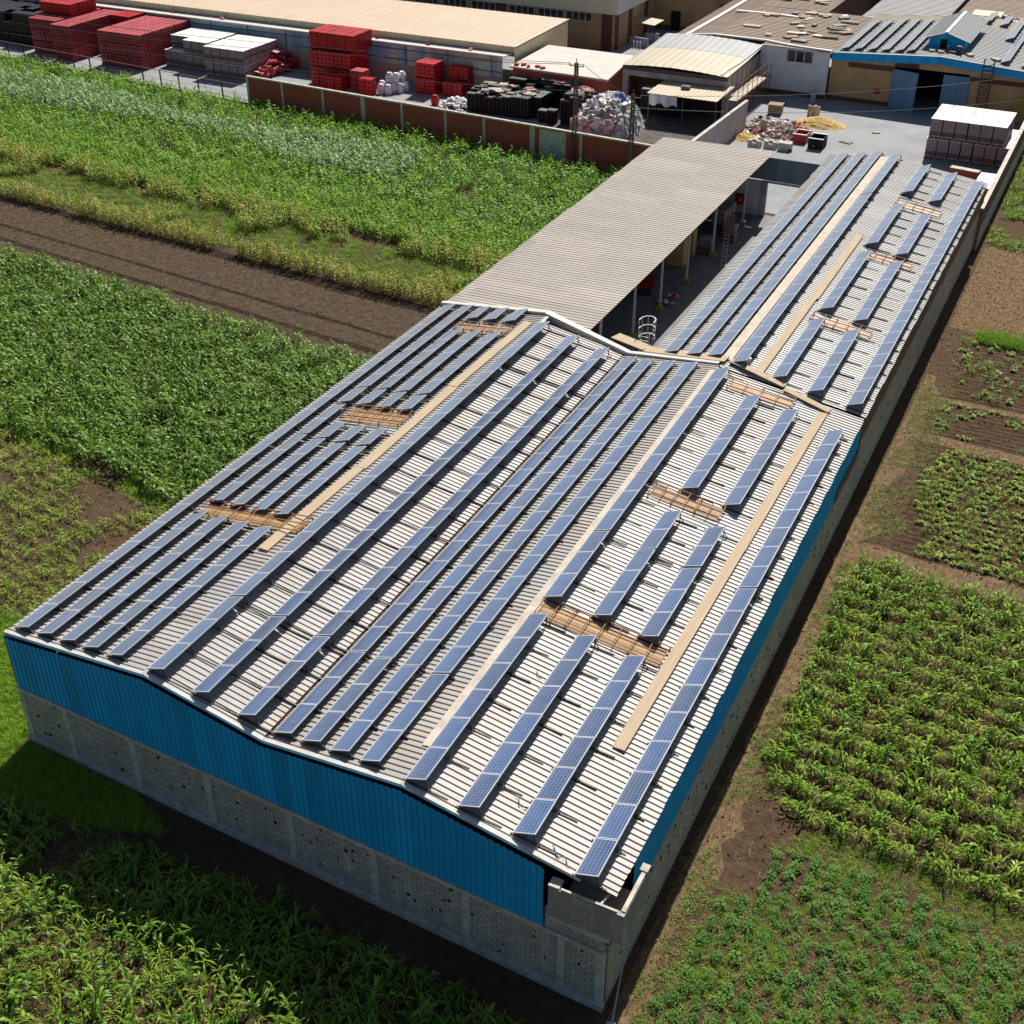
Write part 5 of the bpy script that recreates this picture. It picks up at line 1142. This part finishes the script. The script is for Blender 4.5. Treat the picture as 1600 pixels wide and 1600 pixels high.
for i in range(46):
    x = random.uniform(-14, 4.2); y = random.uniform(138.5, 157 if x > -2 else 182); z = 6.16 if x > -11 else 5.95
    tag(obj('roof_debris', MB().rbox((x, y, z+.02), (random.uniform(.5, 2.6), random.uniform(.4, 1.3), random.uniform(.04, .22)), random.choice([0, .1, -.15, .7, 1.5])), random.choice(['debris', 'debris', 'wood_dark', 'pallet_top', 'sheet_white'])), 'loose board lying on the rusty debris strewn roof', 'board', 'boards on the rusty roof')
tag(obj('barrel', MB().tube((3.9, 133.2, .012), (3.9, 133.2, 1.5), .36, n=14).tube((3.9, 133.2, 1.5), (3.9, 133.2, 1.72), .36, .22, n=14), 'barrel'), 'pale blue plastic barrel in the shade by the white wall', 'barrel')
# ------------------------------------------------------------------ blue hall
BH = thing('blue_hall', 'tan hall with blue eaves band, big steel doors and panels on its grey roof', 'building', (19, 146, 0))
def hz(x, y): return float(np.interp(x, [5, 18.4, 34], [5.9, 6.78, 5.75]))
obj('roof_sheet', ribbed(lambda y: 4.9, 5.9, lambda y: 18.4, 6.78, 135.8, 156.5, shear=0, pitch=.7, h=.06), 'roof_grey', BH)
obj('roof_sheet', ribbed(lambda y: 38, 5.49, lambda y: 18.4, 6.78, 135.8, 156.5, shear=0, pitch=.7, h=.06), 'roof_grey', BH)
obj('rear_roof', ribbed(lambda y: 4.9, 5.9, lambda y: 18.4, 6.78, 156.51, 160.5, shear=0, pitch=.7, h=.06), 'roof_straw', BH)
obj('rear_roof', ribbed(lambda y: 38, 5.49, lambda y: 18.4, 6.78, 156.51, 162, shear=0, pitch=.7, h=.06), 'roof_straw', BH)
m = clad_wall([(5.0, 135.95, 5.86), (18.4, 135.95, 6.74), (38, 135.95, 5.46)], 4.95); k = len(m.v)
for i in range(0, len(m.v)):
    x, y, z = m.v[i]
    if z < 4.96: m.v[i] = (x, y, hz(x, y)-1.0)
obj('eaves_band', m, 'blue', BH)
obj('wall', MB().box(5.0, 13.0, 136.1, 136.3, 0, 5.8).box(22.2, 38, 136.1, 136.3, 0, 5.42).box(13.0, 22.2, 136.1, 136.3, 4.95, 6.3), 'plaster_tan', BH)
obj('brown_band', MB().box(7.2, 13.0, 136.02, 136.098, 4.3, 4.9).box(13.0, 16, 136.02, 136.098, 5.0, 5.6).box(22.3, 38, 136.02, 136.098, 4.2, 4.75), 'plaster_brown', BH)
obj('skirting', MB().box(5.0, 13.0, 136.02, 136.098, 0, .5), 'plaster_brown', BH)
obj('door', MB().hexa([(13.0, 135.7, 0), (16.3, 134.6, 0), (16.35, 134.75, 0), (13.05, 135.85, 0)], [(13.0, 135.7, 4.75), (16.3, 134.6, 4.75), (16.35, 134.75, 4.75), (13.05, 135.85, 4.75)]), 'blue_pale', BH)
obj('door', MB().box(19.2, 22.4, 135.8, 135.95, 0, 4.7), 'blue_pale', BH)
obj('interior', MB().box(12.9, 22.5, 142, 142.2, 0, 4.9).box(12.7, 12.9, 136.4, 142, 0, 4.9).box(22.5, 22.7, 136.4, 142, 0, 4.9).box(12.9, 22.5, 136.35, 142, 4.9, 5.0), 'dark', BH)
tag(obj('fire_box', MB().box(10.9, 11.7, 135.85, 136.01, 1.4, 2.0).box(11.0, 11.2, 135.82, 135.85, 1.5, 1.9), 'redpaint'), 'small red box on the tan wall left of the steel doors', 'box')
tag(obj('wall_sign', MB().box(28.0, 29.8, 135.9, 136.0, 2.0, 3.0), 'yellow'), 'yellow sign board on the tan wall behind the brick pallets', 'sign')
m = MB()
for x in (23.7, 24.9):
    for y in (135.0, 135.7): m.bar((x, y, 0), (x, y, 7.3), .07)
for i in range(16): m.bar((23.7, 135, .45*i+.3), (24.9, 135, .45*i+.3), .05); m.bar((23.7, 135.7, .45*i+.3), (24.9, 135.7, .45*i+.3), .05)
tag(obj('ladder_tower', m, 'steel_dark'), 'dark steel ladder tower rising past the blue eaves', 'ladder')
MO = thing('roof_monitor', 'blue roof monitor with grey gable roof on the blue hall', 'roof monitor', (18, 146, 6.5))
obj('wall', MB().hexa([(16.0, 140.2, 6.0), (20.4, 140.2, 6.0), (20.4, 153, 6.0), (16.0, 153, 6.0)], [(16.0, 140.2, 8.0), (20.4, 140.2, 8.0), (20.4, 153, 8.0), (16.0, 153, 8.0)]).face([(16.0, 140.19, 8.0), (20.4, 140.19, 8.0), (18.0, 140.19, 8.72)]), 'blue', MO)
obj('roof_sheet', ribbed(lambda y: 15.3, 7.9, lambda y: 18.0, 8.8, 139.8, 153.4, shear=0, pitch=.7, h=.05), 'roof_grey', MO); obj('roof_sheet', ribbed(lambda y: 21.1, 7.85, lambda y: 18.0, 8.8, 139.8, 153.4, shear=0, pitch=.7, h=.05), 'roof_grey', MO)
obj('ridge_cap', MB().box(17.8, 18.2, 139.8, 153.4, 8.83, 8.88), 'sheet_white', MO); obj('opening', MB().box(17.4, 18.2, 140.13, 140.185, 6.7, 7.9), 'dark', MO)
for x, y0, n in ((5.8, 136.8, 9), (7.5, 136.8, 9), (9.2, 136.8, 10), (10.9, 136.8, 10), (12.6, 136.8, 10), (14.0, 137.0, 9)):
    panel_row(x, x, y0, y0+n*2.0, n, hz, .065, 1.2, f'{ORD[int((x-5.8)/1.65+.3)]} long pale panel row from the left on the blue hall', 'solar panel racks on the blue hall')
for x, y0, n, d in ((20.0, 157.4, 3, 'short far panel row just right of the roof monitor'), (22.2, 157.0, 3, 'second short far panel row right of the roof monitor'), (24.1, 149.5, 7, 'middle panel row right of the roof monitor'), (25.4, 137.2, 8, 'near panel row by the ladder tower on the blue hall'), (27.9, 137.0, 8, 'panel row at the right edge of the blue hall roof')):
    panel_row(x, x, y0, y0+n*2.0, n, hz, -.066, 1.2, d, 'solar panel racks on the blue hall')
for i, (x, y) in enumerate(((16.9, 138.6), (18.0, 138.0), (21.4, 138.6), (24.6, 138.6))): tag(obj('roof_block', MB().rbox((x, y, hz(x, y)+.15), (.7, 1.2, .25), .3*i), 'debris'), 'pale slab lying on the grey roof near the ridge of the blue hall', 'slab', 'pale slabs on the blue hall roof')
wt = thing('water_tank', 'dark tank frame standing on the roof before the blue monitor', 'tank', (19.6, 138.5, 6.8)); obj('frame', MB().box(18.7, 20.5, 138.2, 139.3, 6.7, 7.0).box(18.7, 18.85, 138.2, 138.35, 7.0, 7.6).box(20.35, 20.5, 138.2, 138.35, 7.0, 7.6), 'steel_dark', wt); obj('tank', MB().tube((20.0, 138.8, 7.0), (20.0, 138.8, 7.6), .33, n=12), 'pallet_top', wt)
# ------------------------------------------------------------------ roofs far behind
far = [('flat grey roofed shed with pale streaks behind the rusty hall', 2.5, 13.5, 164, 190, 4.8, 'roof_grey', 'plaster_brown'), ('brown roofed low shed with dark open front behind the blue hall', -.8, 9.0, 161, 163.8, 3.8, 'roof_rust', 'plaster_brown'), ('broad rusty roof far behind the blue hall', 14, 40, 168, 200, 4.2, 'roof_rust', 'brick_dark'), ('pale blue roofed shed at the far top right', 30, 60, 176, 215, 6.5, 'blue_pale', 'plaster_brown'), ('wide brown roof along the top edge behind the rusty hall', -16, 2, 193, 240, 5.5, 'roof_rust', 'brick_dark'), ('flat brown roof far behind the grey shed', 3, 28, 203, 240, 5.0, 'roof_rust', 'brick_dark')]
for lab, x0, x1, y0, y1, h, rm, wm in far:
    t = thing('far_shed', lab, 'shed', ((x0+x1)/2, y0, 0)); obj('roof', ribbed(lambda y: x0-.3, h, lambda y: x1+.3, h+.25, y0-.3, y1+.3, shear=0, pitch=.9, h=.06), rm, t); obj('wall', MB().box(x0, x1, y0, y1, 0, h-.03), wm, t)
for i in range(36):
    x = random.uniform(14.5, 30); y = random.uniform(163.0, 174); tag(obj('junk_piece', MB().rbox((x, y, random.uniform(.2, 1.2) if y < 167.5 else 4.5), (random.uniform(.6, 2.4), random.uniform(.5, 1.8), random.uniform(.2, 1.0)), random.uniform(0, 3), random.uniform(-.2, .2)), random.choice(['debris', 'dark', 'wood_dark', 'sheet_white', 'rubble'])), 'piece of junk heaped far behind the blue hall', 'junk', 'junk behind the blue hall')
tag(obj('tan_container', MB().box(17.6, 21.2, 163.2, 166.5, 0, 6.4).box(17.4, 21.4, 163.0, 166.7, 6.4, 6.6), 'roof_straw'), 'tan box hut standing among junk behind the blue hall', 'hut')
# ------------------------------------------------------------------ yard clutter right
WY = thing('yard_wall', 'pale rendered wall between the scrap yard and the work yard', 'wall', (-.4, 110, 0))
obj('wall_body', MB().wall((-.9, 96.0), (-.5, 118.5), 0, 3.3, .25), 'plaster_lilac', WY); obj('cap', MB().wall((-.9, 96.0), (-.5, 118.5), 3.303, 3.4, .4), 'cap', WY)
tag(obj('sand_pile', heap(7.3, 124.2, 3.2, 2.2, 1.0, 3, 22, .08, 1.3), 'sand', smooth=True), 'large yellow sand pile in the work yard', 'sand pile')
tag(obj('sand_pile', heap(1.0, 114.6, 1.6, 1.5, .7, 5, 16, .12, 1.3), 'sand', smooth=True), 'small yellow sand pile beside the pale yard wall', 'sand pile')
tag(obj('rubble_heap', heap(3.4, 119.2, 4.4, 3.6, .5, 8, 30, .5, 1.2), 'rubble'), 'low heap of rubble and broken brick in the work yard', 'rubble')
for i in range(150):
    x, y = random.gauss(3.3, 2.0), random.gauss(119.3, 2.2); s = random.uniform(.12, .45)
    tag(obj('rubble_piece', MB().rbox((x, y, random.uniform(.05, .45)), (s*1.5, s, s*.7), random.uniform(0, 3), random.uniform(-.4, .4), random.uniform(-.4, .4)), random.choice(['rubble', 'rubble', 'brick', 'sheet_white', 'debris', 'dark'])), 'broken piece lying in the work yard rubble', 'rubble', 'rubble pieces in the work yard')
def bin_(x, y, s, mat, lab, h=1.1, rz=0.2):
    t = thing('skip_bin', lab, 'bin', (x, y, 0)); m = MB(); a, b, c = s[0]/2, s[1]/2, .1
    for bx in ((-a, a, -b, -b+c), (-a, a, b-c, b), (-a, -a+c, -b+c, b-c), (a-c, a, -b+c, b-c)): m.box(x+bx[0], x+bx[1], y+bx[2], y+bx[3], .03, h)
    m.box(x-a+c, x+a-c, y-b+c, y+b-c, .03, .3); obj('body', m, mat, t); r = MB()
    for bx in ((-a-.05, a+.05, -b-.05, -b+c), (-a-.05, a+.05, b-c, b+.05)): r.box(x+bx[0], x+bx[1], y+bx[2], y+bx[3], h+.002, h+.08)
    obj('rim', r, 'steel', t)
bin_(9.4, 115.2, (1.7, 2.2), 'dark', 'black open bin with steel rim in the work yard', 1.2); bin_(7.1, 116.6, (1.6, 2.0), 'redpaint', 'red open bin beside the black bin', 1.0)
tag(obj('grate', MB().rbox((12.0, 118.4, .06), (1.5, .9, .08), -.3).rbox((12.0, 118.4, .12), (1.2, .6, .03), -.3), 'black_plastic'), 'black plastic pallet lying flat on the yard near the black bin', 'pallet')
tag(obj('crate_box', MB().rbox((1.0, 126.4, .6), (1.7, 1.4, 1.1), .1).rbox((1.0, 126.4, 1.19), (1.8, 1.5, .06), .1), 'wood_dark'), 'dark timber box with pale lid near the scaffold foot', 'box')
for i, (x, y) in enumerate(((2.9, 111.9), (4.7, 112.3), (6.4, 112.4))):
    t = thing('block_stack', ['half used stack of pale blocks nearest the yard wall', 'pale block stack between two others by the gate', 'flat topped pale block stack nearest the gate'][i], 'blocks', (x, y, 0)); b = MB()
    for p in range(3):
        for q in range(2):
            for r_ in range(3):
                if r_ == 2 and i < 2 and (p+q) % 2: continue
                b.box(x-.75+p*.5, x-.27+p*.5, y-.5+q*.5, y-.02+q*.5, .012+r_*.3, .3+r_*.3)
    obj('blocks', b, 'cap', t)
for x, y, lab in ((5.2, 126.6, 'upright bundle of pale boards behind the sand pile'), (5.9, 126.8, 'second upright bundle of pale boards behind the sand pile'), (1.8, 118.2, 'grey upright drum by the rubble heap')):
    tag(obj('board_bundle', MB().rbox((x, y, .75), (.35, .3, 1.5), .2).rbox((x+.4, y, .7), (.3, .3, 1.4), -.1), 'debris'), lab, 'boards')
tag(obj('rag', MB().rbox((14.3, 123.8, .08), (.9, .6, .12), .4), 'debris'), 'pale rag lying on open concrete before the steel doors', 'rag')
tag(obj('plank', MB().rbox((-.5, 131, .1), (3.0, .2, .06), -.1), 'wood_dark'), 'brown plank in the shade by the white wall', 'plank')
# ------------------------------------------------------------------ courtyard contents
CW = thing('gate_wall', 'courtyard end wall with grey steel header over a wide opening', 'wall', (9, 90, 0))
obj('wall_body', MB().box(-.6, 10.2, 90.1, 90.35, 0, 3.7), 'plaster_white', CW); obj('jamb', MB().box(10.2, 10.75, 90.0, 90.45, 0, 3.6), 'plaster_lilac', CW)
obj('header', clad_wall([(-.5, 90.2, 6.0), (16.5, 90.0, 6.1)], 3.75), 'grey_clad', CW); obj('lintel', MB().box(10.2, 16.5, 90.02, 90.3, 3.5, 3.74), 'concrete', CW)
t = thing('fire_cabinet', 'red fire hose cabinet on the courtyard end wall', 'cabinet', (8.2, 90, 1)); obj('body', MB().box(7.7, 8.8, 89.85, 90.09, .9, 2.0), 'redpaint', t); obj('mark', MB().box(8.15, 8.35, 89.83, 89.845, 1.3, 1.6), 'sheet_white', t)
for x0, y0, lab in ((6.4, 73.7, 'cream cabinet under the canopy edge, the nearer one'), (6.4, 76.4, 'narrower cream cabinet behind the first under the canopy')):
    t = thing('cream_cabinet', lab, 'cabinet', (x0, y0, 0)); obj('body', MB().box(x0, 8.05, y0, y0+(1.8 if y0 < 75 else .9), .02, 2.6), 'cream', t); obj('plinth', MB().box(x0+.05, 8.0, y0+.02, y0+.8, .012, .1), 'brick_dark', t)
def single_load(x, y, lab, h):
    t = carton_load(False)(1.25, 1.1, h); t.location = (x, y, .012); t['label'] = lab
single_load(8.75, 78.2, 'wrapped pallet by the cream cabinets under the canopy', 1.6); single_load(9.75, 82.2, 'wrapped pallet standing out in the courtyard beside a post', 1.7)
for i, (x, y) in enumerate(((8.2, 83.5), (8.2, 84.8), (8.2, 86.1))): single_load(x, y, f'{ORD[i]} tall wrapped pallet in the row under the far canopy edge', 2.4)
ld = MB()
for dx in (0, .5): ld.bar((11.2+dx*.6, 75.4+dx, .02), (10.0+dx*.6, 79.6+dx, 1.6), .07)
for i in range(9): f = i/9+.05; ld.bar((11.2-1.2*f, 75.4+4.2*f, .05+1.6*f), (11.5-1.2*f, 75.9+4.2*f, .05+1.6*f), .05)
tag(obj('step_ladder', ld, 'steel'), 'metal ladder leaning low in the courtyard', 'ladder')
t = thing('machine_stand', 'red machine frame under the canopy near the front posts', 'machine', (7, 66.5, 0)); obj('bed', MB().rbox((6.6, 67.2, .9), (2.2, 3.0, .12), .3), 'redpaint', t); obj('stand', MB().rbox((6.6, 67.2, .42), (1.8, 2.4, .8), .3), 'steel_dark', t)
for i in range(10): tag(obj('white_block', MB().rbox((9.6+random.uniform(-.7, .7), 65.8+random.uniform(-.6, .6), .15+.18*(i % 3)), (.6, .4, .16), random.uniform(0, 3)), random.choice(['bag', 'debris', 'redpaint'])), 'small flat package in the pile by the yellow post base', 'package', 'packages by the yellow post base')
